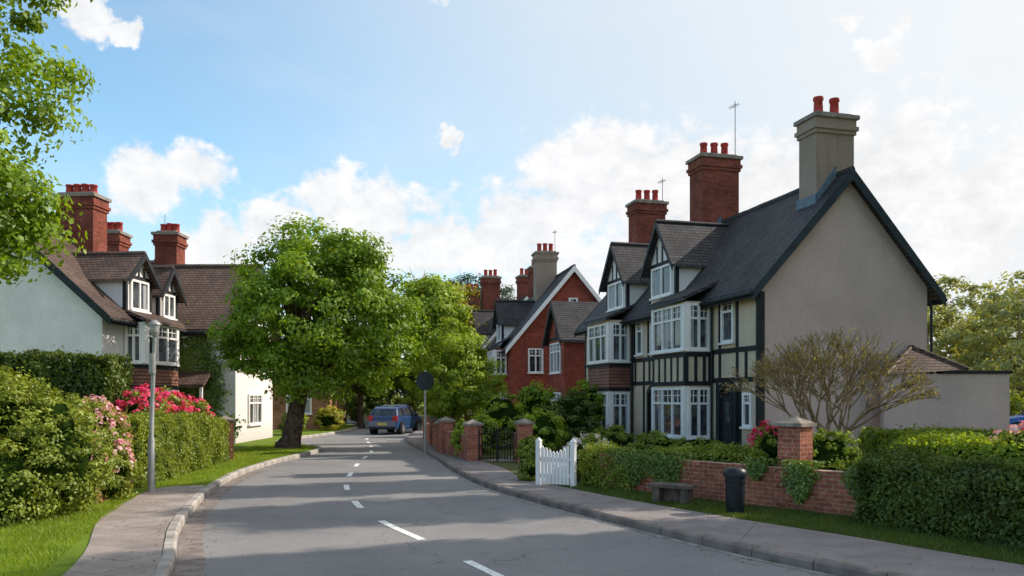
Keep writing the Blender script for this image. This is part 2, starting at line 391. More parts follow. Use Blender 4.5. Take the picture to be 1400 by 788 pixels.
# ------------------------------------------------------------------ roads and ground
def catmull(pts,n=8):
    pts=[Vector((p[0],p[1],0)) for p in pts]; pp=[pts[0]*2-pts[1]]+pts+[pts[-1]*2-pts[-2]]; out=[]
    for i in range(1,len(pp)-2):
        a,b,c,d=pp[i-1:i+3]
        for k in range(n):
            t=k/n; out.append(.5*((2*b)+(c-a)*t+(2*a-5*b+4*c-d)*t*t+(3*b-a-3*c+d)*t**3))
    out.append(pts[-1]); return out
def offset(pl,d):
    r=[]
    for i,p in enumerate(pl):
        t=(pl[min(i+1,len(pl)-1)]-pl[max(i-1,0)]).normalized(); r.append(p+Vector((-t.y,t.x,0))*d)
    return r
def resample(pl,step):
    d=[0]
    for a,b in zip(pl,pl[1:]): d.append(d[-1]+(b-a).length)
    out=[];s=0;i=0
    while s<d[-1]:
        while d[i+1]<s: i+=1
        t=(s-d[i])/(d[i+1]-d[i]); out.append(pl[i].lerp(pl[i+1],t)); s+=step
    return out
L0=[(-1.0,-9),(-1.6,-3),(-2.3,3),(-3.05,6.2),(-3.78,8.94),(-4.84,11.7),(-5.65,14.4),(-6.3,17),(-6.85,20.4),(-7.0,24),(-6.85,27),(-6.95,29.5),(-7.7,31.2),(-9.2,32.4),(-10.0,35),(-9.8,38.5),(-9.4,42),(-9.3,46),(-10.0,52),(-13,58),(-20,64),(-34,70)]
R0=[(15,-9),(11.6,-4),(8.7,1),(6.2,5),(3.66,8.94),(2.82,10.3),(1.7,12.5),(.54,14.9),(-.65,17.9),(-1.56,21.4),(-2.3,25),(-3.2,29),(-4.2,33),(-4.9,37),(-5.2,42),(-5.4,47),(-6.2,53),(-9,60),(-17,69),(-32,77)]
Lk=catmull(L0); Rk=catmull(R0)
def sheet(name,pts,z,mat,parent=None):
    mb=MB(); mb.poly([(p[0],p[1],z) for p in pts]); 
    return mb.make(name,[mat],parent)
g=MB(); 
gs=[-600,-200,-80,-40,0,40,80,200,600]
vs=[(x,y+100,-.03) for y in gs for x in gs]; n=len(gs)
g.add(vs,[(j*n+i,j*n+i+1,(j+1)*n+i+1,(j+1)*n+i) for j in range(n-1) for i in range(n-1)])
g.make('ground',['grass'])
sheet('road',[(p.x,p.y) for p in Lk]+[(p.x,p.y) for p in reversed(Rk)],0.0,'asphalt')
def raised(name,kl,far,z,mat):
    mb=MB(); pts=[(p.x,p.y) for p in kl]+far
    mb.poly([(a,b,z) for a,b in pts])
    for a,b in zip(kl,kl[1:]): mb.poly([(a.x,a.y,-.03),(b.x,b.y,-.03),(b.x,b.y,z),(a.x,a.y,z)])
    return mb.make(name,[mat])
Li=offset(Lk,.07); Ri=offset(Rk,-.07)
raised('grass_verge',Li,[(-120,70),(-120,-9)],.10,'grass')
raised('garden_ground',Ri,[(-32,140),(160,140),(160,-9)],.10,'soil')
def kerb(name,pl,sgn,w=.14,mat='kerb'):
    mb=MB(); pts=resample(pl,.9); 
    for a,b in zip(pts,pts[1:]):
        d=(b-a).normalized(); a2=a+d*.008; b2=b-d*.008; nn=Vector((-d.y,d.x,0))*sgn
        zt=.125+random.uniform(-.006,.006)
        q=[a2,b2,b2+nn*w,a2+nn*w]
        mb.add([(x.x,x.y,-.02) for x in q]+[(q[0].x,q[0].y,zt-.03),(q[1].x,q[1].y,zt-.03),(q[2].x,q[2].y,zt),(q[3].x,q[3].y,zt)]+[(q[0].x+nn.x*.03,q[0].y+nn.y*.03,zt),(q[1].x+nn.x*.03,q[1].y+nn.y*.03,zt)],
               [(0,1,5,4),(4,5,9,8),(8,9,6,7),(1,2,6,9,5),(0,4,8,7,3),(2,3,7,6)])
    mb.make(name,[mat])
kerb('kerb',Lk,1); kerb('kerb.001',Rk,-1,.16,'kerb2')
def idx(pl,y): return min(range(len(pl)),key=lambda i:abs(pl[i].y-y))
Lp=offset(Lk,.15); Rp=offset(Rk,-.16)
lo=catmull([(-3.0,-9),(-3.2,-1),(-3.6,4),(-4.88,8.94),(-6.35,12.4),(-7.15,15.4),(-7.2,16.7),(-6.5,17.1)],6)
pl=[(p.x,p.y) for p in Lp[:idx(Lp,16.6)]]+[(p.x,p.y) for p in reversed(lo)]
sheet('pavement',pl,.115,'pave')
ro=catmull([(18,-9),(13.5,-3),(9.2,4),(5.68,9.05),(4.58,10.8),(3.41,12.5),(2.0,14.9),(.95,17.0),(.25,18.6),(-.2,21),(-.85,23.3),(-1.9,27),(-2.8,31.5),(-3.5,36),(-3.7,42),(-3.9,47),(-4.6,53)],6)
pr=[(p.x,p.y) for p in Rp[:idx(Rp,53)]]+[(p.x,p.y) for p in reversed(ro)]
sheet('pavement.001',pr,.115,'tarpath')
gl0=offset(Lk,-.02); gl1=offset(Lk,-.32)
i0,i1=idx(Lk,3),idx(Lk,22)
sheet('gutter_strip',[(p.x,p.y) for p in gl0[i0:i1]]+[(p.x,p.y) for p in reversed(gl1[i0:i1])],.004,'gutter')
gr0=offset(Rk,.02); gr1=offset(Rk,.14)
i0,i1=idx(Rk,3),idx(Rk,40)
sheet('gutter_strip.001',[(p.x,p.y) for p in gr0[i0:i1]]+[(p.x,p.y) for p in reversed(gr1[i0:i1])],.004,'gutter2')
cl=catmull([(1.9,4.5),(.9,6.8),(-.15,8.94),(-1.2,11.1),(-2.1,12.9),(-2.9,15),(-3.75,18.2),(-4.25,21.4),(-4.7,25),(-5.0,28.5),(-5.8,33),(-6.7,37),(-7.1,41)],10)
cs=resample(cl,.1); mb=MB(); 
k=idx(cs,8.05)
while k+12<len(cs):
    y=cs[k].y; ln=20 if y<12.5 else 11; seg=cs[k:k+ln]; 
    l=offset(seg,.06); r=offset(seg,-.06)
    for i in range(len(seg)-1): mb.poly([(l[i].x,l[i].y,.005),(r[i].x,r[i].y,.005),(r[i+1].x,r[i+1].y,.005),(l[i+1].x,l[i+1].y,.005)])
    k+=ln+(15 if y<12.5 else 18)
mb.make('road_markings',['paint'])
P=[]
for pl_,s,lo_,hi in ((Lk,-1,.0,.5),(Rk,1,.0,.5),(Lk,1,.2,1.0),(Rk,-1,.2,2.0)):
    q=resample(pl_,.05); q=[p for p in q if 7<p.y<34]
    for _ in range(420):
        i=random.randrange(len(q)-1); d=(q[i+1]-q[i]).normalized(); nn=Vector((-d.y,d.x,0)); o=(lo_+(hi-lo_)*random.random()**1.7)*s
        c=q[i]+nn*o; P.append((c.x,c.y,.012 if (s==-1 and pl_ is Lk) or (s==1 and pl_ is Rk) else .13))
P=np.array(P); leaf_mesh('leaf_litter',P,RNG.normal(size=(len(P),3))*.25+np.array([0,0,1]),.035,'litter',RNG.random(len(P)))

# ------------------------------------------------------------------ grass blades
def inpoly(P,poly):
    x,y=P[:,0],P[:,1]; ins=np.zeros(len(P),bool); j=len(poly)-1
    for i in range(len(poly)):
        xi,yi=poly[i];xj,yj=poly[j]
        c=((yi>y)!=(yj>y))&(x<(xj-xi)*(y-yi)/(yj-yi+1e-9)+xi); ins^=c; j=i
    return ins
def grass(name,poly,dens,h,z=.10,mat='blade'):
    A=np.array(poly); mn,mx=A.min(0),A.max(0); n=int((mx-mn).prod()*dens)
    P=mn+RNG.random((n,2))*(mx-mn); P=P[inpoly(P,poly)]; n=len(P)
    th=RNG.random(n)*2*math.pi; w=.006
    tuft=.6+.6*(np.sin(P[:,0]*4.1+2*np.sin(P[:,1]*2.3))*np.sin(P[:,1]*3.7)*.5+.5)
    hh=h*(.4+RNG.random(n))*tuft
    tx,ty=np.cos(th),np.sin(th); ln=RNG.normal(size=(n,2))*.45*hh[:,None]
    V=np.zeros((n,3,3)); V[:,0]=np.c_[P[:,0]-tx*w,P[:,1]-ty*w,np.full(n,z-.005)]; V[:,1]=np.c_[P[:,0]+tx*w,P[:,1]+ty*w,np.full(n,z-.005)]
    V[:,2]=np.c_[P[:,0]+ln[:,0],P[:,1]+ln[:,1],z+hh]
    raw_mesh(name,V.reshape(-1,3),3,n,mat,np.repeat(np.clip(.1+.6*RNG.random(n)+.25*tuft-.2,0,1),3),None)
grass('grass',[(-4.82,8.0),(-6.32,12.4),(-7.15,15.4),(-9,15.2),(-9,8.0)],3800,.055)
grass('grass.001',[(-6.55,17.1),(-7.05,20.4),(-7.18,24),(-7.03,27),(-7.15,29.5),(-8.2,31),(-9.8,31),(-9.5,27),(-8.3,23.5),(-7.75,17.4),(-7.2,16.8)],1700,.05)
grass('grass.002',[(7.4,6.8),(5.68,9.1),(4.60,10.8),(3.43,12.5),(2.02,14.9),(.96,17),(1.9,16.9),(5.4,12.7),(6.6,9.8),(8.5,7.2)],2600,.06,mat='bladed')

# ------------------------------------------------------------------ building parts
def win(mb,F,a0,a1,z0,z1,cols=2,tr=.3,bars=True,cur=True):
    f=.075
    mb.box(F,a0,a1,-.012,-.008,z0,z1,1)
    for (x0,x1,y0,y1) in ((a0-.02,a0+f,z0,z1),(a1-f,a1+.02,z0,z1)): mb.box(F,x0,x1,-.075,.01,y0,y1,0)
    mb.box(F,a0+f,a1-f,-.073,.01,z1-f,z1,0); mb.box(F,a0+f,a1-f,-.073,.01,z0,z0+f,0)
    mb.box(F,a0-.07,a1+.07,-.13,.01,z0-.06,z0,0)
    w=(a1-a0)/cols; zt=z1-(z1-z0)*tr
    for i in range(1,cols): mb.box(F,a0+w*i-.04,a0+w*i+.04,-.068,.01,z0+f,z1-f,0)
    for i in range(cols):
        x0=a0+w*i+.06;x1=a0+w*(i+1)-.06
        if tr>0:
            mb.box(F,x0-.02,x1+.02,-.06,.01,zt-.035,zt+.035,0)
            if bars:
                mb.box(F,x0+(x1-x0)/2-.012,x0+(x1-x0)/2+.012,-.04,.01,zt+.035,z1-f,0)
                mb.box(F,x0,x1,-.038,.01,(zt+z1)/2-.01,(zt+z1)/2+.01,0)
        if cur and random.random()<.55:
            cw=(x1-x0)*random.uniform(.2,.6)
            s=x0 if i%2==0 else x1-cw
            mb.box(F,s,s+cw,-.016,-.012,z0+f,(zt if random.random()<.5 else z1-f),2)
def gable_house(name,F,L,D,ze,zr,wall,roofm,barge='barge',oh=.4,og=.3,gablemat=None):
    P=empty(name,F.T(L/2,D/2,0)); m=(zr-ze)/(D/2); T=F.T
    mb=MB()
    A=[T(0,0,0),T(0,D,0),T(0,D,ze),T(0,D/2,zr),T(0,0,ze)]; B=[T(L,0,0),T(L,D,0),T(L,D,ze),T(L,D/2,zr),T(L,0,ze)]
    mb.poly(A,1 if gablemat else 0); mb.poly(B,1 if gablemat else 0)
    mb.poly([T(0,0,0),T(L,0,0),T(L,0,ze),T(0,0,ze)],0); mb.poly([T(0,D,0),T(L,D,0),T(L,D,ze),T(0,D,ze)],0)
    mb.make('walls',[wall]+([gablemat] if gablemat else []),P)
    r=MB(); th=.13
    for be in (-oh,D+oh):
        zb=ze-oh*m
        r.hexa([T(-og,be,zb),T(L+og,be,zb),T(L+og,D/2,zr),T(-og,D/2,zr),T(-og,be,zb+th),T(L+og,be,zb+th),T(L+og,D/2,zr+th),T(-og,D/2,zr+th)],0)
    x=-og
    while x<L+og:
        r.tube([T(x,D/2,zr+th-.01),T(min(x+.44,L+og),D/2,zr+th-.01)],.1+random.uniform(-.008,.008),8,0); x+=.45
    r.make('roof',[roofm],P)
    b=MB()
    for a in (-og-.04,L+og+.002):
        for be in (-oh-.03,D+oh+.03):
            z0=ze-(oh+.03)*m
            b.hexa([T(a,be,z0-.16),T(a+.038,be,z0-.16),T(a+.038,D/2,zr-.2),T(a,D/2,zr-.2),T(a,be,z0+th+.02),T(a+.038,be,z0+th+.02),T(a+.038,D/2,zr+th+.02),T(a,D/2,zr+th+.02)],0)
    b.make('bargeboards',[barge],P)
    gt=MB()
    for be in (-oh-.06,D+oh+.06): gt.tube([T(-og,be,ze-oh*m+.0),T(L+og,be,ze-oh*m+.0)],.06,8,0)
    for be,sg in ((-oh,1),(D+oh,-1)): gt.box(F,-og,L+og,be+.0 if sg>0 else be-.03,be+.03 if sg>0 else be,ze-oh*m-.13,ze-oh*m-.005,0)
    gt.make('gutters',['timber'],P)
    return P
def dormer(P,F,a0,a1,bf,z0,ze,zr,bin_,wall='white',roofm='roof',verge='timber',cols=2,timber=True):
    T=F.T; am=(a0+a1)/2; m=(zr-ze)/((a1-a0)/2); oh=.22; th=.1
    mb=MB(); mb.poly([T(a0,bf,z0),T(a1,bf,z0),T(a1,bf,ze),T(am,bf,zr),T(a0,bf,ze)])
    for a in (a0,a1): mb.poly([T(a,bf,z0),T(a,bin_,z0),T(a,bin_,ze),T(a,bf,ze)])
    mb.make('dormer_walls',[wall],P)
    r=MB()
    for ae in (a0-oh,a1+oh):
        zb=ze-oh*m
        r.hexa([T(ae,bf-.25,zb),T(ae,bin_,zb),T(am,bin_,zr),T(am,bf-.25,zr),T(ae,bf-.25,zb+th),T(ae,bin_,zb+th),T(am,bin_,zr+th),T(am,bf-.25,zr+th)])
    r.tube([T(am,bf-.25,zr+th),T(am,bin_,zr+th)],.08,8)
    r.make('dormer_roof',[roofm],P)
    b=MB(); bb=bf-.29
    for ae in (a0-oh-.02,a1+oh+.02):
        zb=ze-(oh+.02)*m
        b.hexa([T(ae,bb,zb-.1),T(ae,bb+.035,zb-.1),T(am,bb+.035,zr-.14),T(am,bb,zr-.14),T(ae,bb,zb+th+.015),T(ae,bb+.035,zb+th+.015),T(am,bb+.035,zr+th+.015),T(am,bb,zr+th+.015)])
    if timber:
        b.box(F,a0-.01,a0+.12,bf-.03,bf+.1,z0,ze); b.box(F,a1-.12,a1+.01,bf-.03,bf+.1,z0,ze)
        b.box(F,a0+.12,a1-.12,bf-.028,bf+.02,ze-.02,ze+.1)
        b.box(F,am-.05,am+.05,bf-.025,bf+.02,ze+.1,zr-.12)
        for s in (-1,1):
            q=am+s*(a1-a0)*.2; b.box(F,q-.04,q+.04,bf-.024,bf+.02,ze+.1,ze+(zr-ze)*.5)
        b.box(F,a0+.12,a1-.12,bf-.026,bf+.02,z0,z0+.1)
    b.make('dormer_timber',[verge],P)
    w=MB(); G=Frame(tuple(T(0,bf,0)),F.u,F.v); win(w,G,a0+.28,a1-.28,max(z0+.14,ze-1.15),ze-.06,cols,.0,False); w.make('dormer_window',['wpaint','glass','curtain'],P)
def bay(P,F,a0,a1,pr,lz,uz,wall='cream',band='studs',roofm='roof',ztop=5.02,zroof=5.66,brin=.35,cols=3):
    T=F.T
    mb=MB()
    mb.box(F,a0,a1,-pr,.0,0,ztop,0)
    mb.make('bay_walls',[wall],P)
    t=MB()
    if band:
        for z in (lz[1]+.06,uz[0]-.22): t.box(F,a0-.035,a1+.035,-pr-.035,-.0,z,z+.14,0)
        if band=='studs':
            n=5
            for i in range(n+1):
                a=a0+(a1-a0-.1)*i/n; t.box(F,a,a+.1,-pr-.03,-pr+.01,lz[1]+.2,uz[0]-.22,0)
            for a,s in ((a0,-1),(a1,1)):
                for bq in (-pr,-pr*.66,-pr*.33,-.1): 
                    t.box(F,a-.03 if s<0 else a-.01,a+.01 if s<0 else a+.03,bq+.001,bq+.1,lz[1]+.2,uz[0]-.22,0)
    t.make('bay_timber',['timber'],P)
    if band=='tiles':
        q=MB(); q.box(F,a0-.025,a1+.025,-pr-.025,0,lz[1]+.2,uz[0]-.22,0); q.make('bay_tile_hanging',['tilehung'],P)
    w=MB()
    for (z0,z1) in (lz,uz):
        G=Frame(tuple(T(0,-pr,0)),F.u,F.v); win(w,G,a0+.1,a1-.1,z0,z1,cols,.32)
        win(w,F.side(a0),-pr+.08,-.08,z0,z1,2 if pr>.7 else 1,.32)
        win(w,F.far(a1),-pr+.08,-.08,z0,z1,2 if pr>.7 else 1,.32)
        for (x0,y0) in ((a0-.01,-pr-.01),(a1-.09,-pr-.01)): w.box(F,x0-.05,x0+.12,y0-.05,y0+.12,z0-.03,z1+.03,0)
    w.make('bay_windows',['wpaint','glass','curtain'],P)
    r=MB(); o=.2
    r.hexa([T(a0-o,-pr-o,ztop-.02),T(a1+o,-pr-o,ztop-.02),T(a1+o*.5,brin,zroof),T(a0-o*.5,brin,zroof),T(a0-o,-pr-o,ztop+.1),T(a1+o,-pr-o,ztop+.1),T(a1+o*.5,brin,zroof+.1),T(a0-o*.5,brin,zroof+.1)])
    r.make('bay_roof',[roofm],P)
def chimney(P,F,a,b,wa,wb,z0,z1,npots=3,mat='brickc',potm='pot',pdir='a',poth=.55,aerial=False,bars=True):
    mb=MB(); ha,hb=wa/2,wb/2
    mb.box(F,a-ha,a+ha,b-hb,b+hb,z0,z1-.62)
    for k,(o,h0,h1) in enumerate(((.05,.62,.5),(.10,.5,.38),(.05,.38,.16))): mb.box(F,a-ha-o,a+ha+o,b-hb-o,b+hb+o,z1-h0,z1-h1)
    mb.make('chimney_stack',[mat],P)
    c=MB(); c.box(F,a-ha-.12,a+ha+.12,b-hb-.12,b+hb+.12,z1-.16,z1-.04); c.box(F,a-ha+.05,a+ha-.05,b-hb+.05,b+hb-.05,z1-.04,z1+.04)
    c.make('chimney_cap',['conc'],P)
    p=MB()
    for i in range(npots):
        t=((i+.5)/npots-.5)*(wa if pdir=='a' else wb)*.86
        q=F.T(a+(t if pdir=='a' else 0),b+(t if pdir=='b' else 0),z1); ph=poth*random.uniform(.93,1.07)
        p.tube([q,q+Vector((0,0,.08)),q+Vector((0,0,ph*.82)),q+Vector((0,0,ph*.84)),q+Vector((0,0,ph))],[.16,.145,.125,.155,.15],12)
        p.tube([q+Vector((0,0,ph)),q+Vector((0,0,ph+.004))],.11,12,1)
    p.make('chimney_pots',[potm,'black'],P)
    if aerial:
        am=MB(); q=F.T(a-ha+.1,b+hb-.1,z1-.2); h=aerial; am.tube([q,q+Vector((0,0,h))],.018,6)
        if bars:
            for k in range(4):
                c_=q+Vector((0,0,h-.15)); d=F.u*(.12*k-.1)
                am.tube([c_+d+F.v*-.15,c_+d+F.v*.15],.008,5)
            am.tube([q+Vector((0,0,h-.15))-F.u*.25,q+Vector((0,0,h-.15))+F.u*.45],.010,5)
        am.make('aerial',['metal'],P)

# ------------------------------------------------------------------ timber framed house (right)
uA=(-.254,.967); vA=(.967,.254)
FA=Frame((7.07,23.0),uA,vA)
HA=gable_house('timber_framed_house',FA,14.6,5.74,5.3,8.5,'cream','roof',gablemat='grey',oh=.35)
bay(HA,FA,2.8,5.2,.9,(.68,2.28),(3.48,4.95),band='studs')
bay(HA,FA,9.3,11.6,.9,(.55,2.15),(3.38,4.9),band='tiles')
dormer(HA,FA,5.15,7.35,-.05,5.2,6.75,8.2,2.8)
dormer(HA,FA,9.5,11.7,-.05,5.2,6.75,8.2,2.8)
w=MB()
win(w,FA,1.35,2.05,3.65,5.0,1,.3); win(w,FA,6.6,7.3,3.6,4.9,1,.3); win(w,FA,8.0,8.6,3.6,4.9,1,.3); win(w,FA,12.6,13.5,3.6,4.9,2,.3); win(w,FA,12.6,13.5,1.0,2.2,2,.3)
win(w,FA,.35,.8,1.1,2.1,1,.3)
w.make('windows',['wpaint','glass','curtain'],HA)
t=MB()
for z in (2.42,3.32,): 
    for a0,a1 in ((0,2.76),(5.24,9.26),(11.64,14.6)): t.box(FA,a0-.02,a1,-.03,.05,z,z+.15)
for a in (.0,.62,1.12,2.15,2.6,5.3,6.0,7.4,7.9,8.7,9.1,11.7,12.4,13.6,14.4):
    t.box(FA,a-(.03 if a==0 else 0),a+.13,-.026,.05,2.57,3.32)
for a in (.0,1.12,2.15,5.3,7.5,8.8,11.8,14.4): t.box(FA,a-(.03 if a==0 else 0),a+.14,-.027,.05,3.47,5.05)
for a in (.0,.95,2.3,5.3,7.9,11.8,14.4): t.box(FA,a-(.03 if a==0 else 0),a+.15,-.027,.05,.1,2.42)
GS=FA.side(0)
t.box(GS,-.02,.16,-.028,.02,0,5.0)
t.box(FA,-.0,14.6,-.04,.0,0,.1)
t.make('timber_frame',['timber'],HA)
d=MB()
for (a0,a1) in ((1.1,2.25),(6.3,7.5)):
    d.box(FA,a0,a0+.14,-.12,.0,.1,2.15,0); d.box(FA,a1-.14,a1,-.12,.0,.1,2.15,0)
    for k in range(7):
        t0=math.pi*k/7; t1=math.pi*(k+1)/7; cx=(a0+a1)/2; R=(a1-a0)/2; r=R-.15
        pts=[(cx+math.cos(t0)*R,2.1+math.sin(t0)*.35),(cx+math.cos(t1)*R,2.1+math.sin(t1)*.35),(cx+math.cos(t1)*r,2.0+math.sin(t1)*.28),(cx+math.cos(t0)*r,2.0+math.sin(t0)*.28)]
        d.hexa([FA.T(x,-.12,z) for x,z in pts]+[FA.T(x,-.0,z) for x,z in pts],0)
    d.box(FA,a0+.14,a1-.14,-.02,-.005,.1,2.2,1)
    d.box(FA,a0+.3,a1-.3,-.05,-.02,.15,2.0,0); d.box(FA,a0+.45,a1-.45,-.056,-.05,1.2,1.8,2); d.box(FA,a0,a1,-.4,0,.05,.16,3)
d.make('doors',['door','timber','glass','stone'],HA)
chimney(HA,FA,.75,2.75,.85,1.3,7.2,10.45,2,'chimgrey',pdir='b',poth=.6)
chimney(HA,FA,7.6,2.75,1.0,1.55,7.6,11.2,3,pdir='b',aerial=2.3)
chimney(HA,FA,14.1,2.87,.9,1.45,7.6,11.0,3,pdir='b',aerial=1.3)
fl=MB()
for a,b,wa,wb in ((.75,2.75,.85,1.3),(7.6,2.75,1.0,1.55),(14.1,2.87,.9,1.45)):
    m_=(8.5-5.3)/2.87
    for da in (-1,1):
        aa=a+da*(wa/2+.02)
        fl.hexa([FA.T(aa-.03,b-wb/2-.05,5.3+m_*(b-wb/2-.05)+.1),FA.T(aa+.03,b-wb/2-.05,5.3+m_*(b-wb/2-.05)+.1),FA.T(aa+.03,b,8.5+.1),FA.T(aa-.03,b,8.5+.1),
                 FA.T(aa-.03,b-wb/2-.05,5.3+m_*(b-wb/2-.05)+.36),FA.T(aa+.03,b-wb/2-.05,5.3+m_*(b-wb/2-.05)+.36),FA.T(aa+.03,b,8.5+.36),FA.T(aa-.03,b,8.5+.36)])
    bb=b-wb/2-.03; fl.box(FA,a-wa/2-.05,a+wa/2+.05,bb-.03,bb+.01,5.3+m_*bb+.05,5.3+m_*bb+.38)
fl.make('lead_flashing',['lead'],HA)
dp=MB()
for b in (-.1,5.84): dp.tube([FA.T(-.0,b,4.9),FA.T(-.06,b,4.6),FA.T(-.06,b,.1)],.045,8)
dp.tube([FA.T(8.95,-.08,4.9),FA.T(8.95,-.08,.1)],.045,8); dp.tube([FA.T(2.62,-.08,4.9),FA.T(2.62,-.08,.1)],.04,8)
dp.make('downpipes',['timber'],HA)

FE=Frame((10.75,23.25),(1,.05),(-.05,1))
E=empty('garage_extension',FE.T(2,1,0))
mb=MB(); mb.box(FE,0,3.75,0,.2,0,2.65); mb.box(FE,3.5,3.75,.2,3.5,0,2.65); mb.make('walls',['grey'],E)
mb=MB(); mb.box(FE,1.7,3.82,-.05,.25,2.65,2.75); mb.box(FE,3.45,3.82,.25,3.5,2.65,2.75); mb.make('coping',['timber'],E)
mb=MB(); T=FE.T
b4=[T(.0,-.12,2.62),T(2.45,-.12,2.78),T(2.45,2.4,2.78),T(.0,1.9,2.62)]; tp=T(1.35,.95,3.5)
for i in range(4): mb.poly([b4[i],b4[(i+1)%4],tp])
for i in range(4): mb.tube([b4[i],tp],.06,6)
mb.make('roof',['roofbrown'],E)

# ------------------------------------------------------------------ red brick wing and house
FW=Frame((2.6,40.2),(-.23,.973),(.973,.23))
HW=empty('red_brick_house',FW.T(1.4,2,0)); 
T=FW.T
mb=MB(); mb.poly([T(0,0,0),T(2.8,0,0),T(2.8,0,5),T(1.4,0,6.8),T(0,0,5)])
for a in (0,2.8): mb.poly([T(a,0,0),T(a,6,0),T(a,6,5),T(a,0,5)])
mb.make('walls',['brick'],HW)
r=MB(); m_=1.8/1.4
for ae in (-.25,3.05):
    zb=5-.25*m_; r.hexa([T(ae,-.25,zb),T(ae,6,zb),T(1.4,6,6.8),T(1.4,-.25,6.8),T(ae,-.25,zb+.12),T(ae,6,zb+.12),T(1.4,6,6.92),T(1.4,-.25,6.92)])
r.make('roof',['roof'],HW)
b=MB()
for ae in (-.28,3.08):
    zb=5-.28*m_; b.hexa([T(ae,-.3,zb-.16),T(ae,-.26,zb-.16),T(1.4,-.26,6.58),T(1.4,-.3,6.58),T(ae,-.3,zb+.14),T(ae,-.26,zb+.14),T(1.4,-.26,6.94),T(1.4,-.3,6.94)])
b.box(FW,.0,2.8,-.03,.02,4.9,5.05); b.box(FW,1.33,1.47,-.03,.02,5.05,6.5)
b.make('bargeboards',['timber'],HW)
w=MB(); win(w,FW,.5,2.3,3.2,4.75,3,.3); win(w,FW,.5,2.3,.8,2.2,3,.3); w.make('windows',['wpaint','glass','curtain'],HW)

FB=Frame((-.05,46),(-.18,.984),(.984,.18))
HB=gable_house('red_brick_house.001',FB,10,7.3,5,9.4,'brick','roof',barge='wpaint',oh=.35)
w=MB(); GB=FB.side(0); win(w,GB,1.0,1.85,3.35,4.75,2,.3); win(w,GB,1.0,1.85,.9,2.2,2,.3); win(w,GB,3.4,3.9,7.2,7.7,1,.0); 
win(w,FB,5.5,6.6,3.4,4.6,2,.3)
w.make('windows',['wpaint','glass','curtain'],HB)
bay(HB,FB,1.2,3.4,.8,(.7,2.2),(3.3,4.7),wall='brick',band=None,ztop=4.8,zroof=5.5)
dormer(HB,FB,3.6,5.6,.1,5.1,6.6,7.9,2.6)
chimney(HB,FB,4.5,3.0,1.0,1.3,8,11.1,3,'chimgrey','pot','b',.55,aerial=1.6)
chimney(HB,FB,9.5,3.65,.9,1.2,8,11,3,'brickc','pot','b',.5)
FC=Frame((-2.4,58.5),(-.22,.975),(.975,.22))
HC=gable_house('terraced_house',FC,18,7,5.2,9.2,'brick','roof',barge='wpaint',oh=.35)
dormer(HC,FC,.6,2.8,.1,5.1,6.8,8.3,2.6); dormer(HC,FC,7,9.2,.1,5.1,6.8,8.3,2.6)
bay(HC,FC,1,3.2,.8,(.7,2.2),(3.3,4.7),wall='brick',band=None,ztop=4.8,zroof=5.5)
chimney(HC,FC,3.3,1.5,1.0,1.3,6,11.2,3,pdir='b'); chimney(HC,FC,10,1.2,1.0,1.2,6,11.0,3,pdir='b'); chimney(HC,FC,3.5,4.4,1.0,1.3,6,11.4,3,pdir='b')

# ------------------------------------------------------------------ left houses
FL=Frame((-13.85,27.2),(.09,.996),(-.996,.09))
HL=gable_house('white_rendered_house',FL,5.0,8.6,4.95,8.75,'white','roofbrown',barge='timber',oh=.45)
bay(HL,FL,1.3,3.6,.75,(.7,2.2),(3.2,4.6),wall='white',band='tiles',roofm='roofbrown',ztop=4.62,zroof=5.1,brin=.2)
dormer(HL,FL,1.2,2.9,-.1,4.9,6.25,7.1,2.6,verge='timber',roofm='roofbrown'); dormer(HL,FL,3.4,4.8,-.1,4.9,6.0,6.9,2.4,verge='timber',roofm='roofbrown')
chimney(HL,FL,3.6,3.1,.9,1.5,7,9.75,4,pdir='b',poth=.4)
F2=Frame((-21,32.3),(1,0),(0,1))
H2=gable_house('white_rendered_house.001',F2,9.9,5,4.9,7.5,'white','roofbrown',barge='timber',oh=.35)
w=MB(); win(w,F2,7.6,8.5,3.2,4.4,2,.3); S2=F2.far(9.9); win(w,S2,1.5,3.2,3.1,4.4,3,.3); win(w,S2,1.5,3.2,.8,2.1,3,.3); w.make('windows',['wpaint','glass','curtain'],H2)
chimney(H2,F2,3.4,3.0,1.15,.9,6.8,9.2,4,poth=.4); chimney(H2,F2,6.0,3.0,.95,.9,6.8,9.15,3,poth=.4,aerial=1.1,bars=False)
chimney(H2,F2,5.0,4.6,.7,.7,5.8,8.2,2,poth=.3)
mb=MB(); T=F2.T; mb.hexa([T(7.0,-1.0,2.35),T(9.0,-1.0,2.35),T(9.0,0,3.0),T(7.0,0,3.0),T(7.0,-1.0,2.45),T(9.0,-1.0,2.45),T(9.0,0,3.1),T(7.0,0,3.1)]); mb.make('porch_roof',['roofbrown'],H2)
mb=MB(); mb.box(F2,7.1,7.2,-.9,-.8,0,2.36); mb.box(F2,8.8,8.9,-.9,-.8,0,2.36); mb.make('porch_posts',['wpaint'],H2)
P=[];Nn=[]
for k in range(110):
    cx=8.3+RNG.normal()*.6; cz=2.3+RNG.normal()*1.3
    if cz>4.5 or cz<.2 or abs(cx-8.3)>.4+ (4.6-cz)*.3: continue
    n=120; q=RNG.normal(size=(n,2))*.22; a=cx+q[:,0]; z=cz+q[:,1]; b=-.05-.12*RNG.random(n)
    P.append(np.c_[-21+a,32.3+b,z]); Nn.append(np.c_[RNG.normal(size=n)*.5,-np.ones(n),RNG.normal(size=n)*.5+.3])
P=np.concatenate(P);Nn=np.concatenate(Nn); leaf_mesh('ivy',P,Nn,.12,'leaf_ivy',RNG.random(len(P)),H2)
F3=Frame((-17,45.5),(1,.05),(-.05,1))
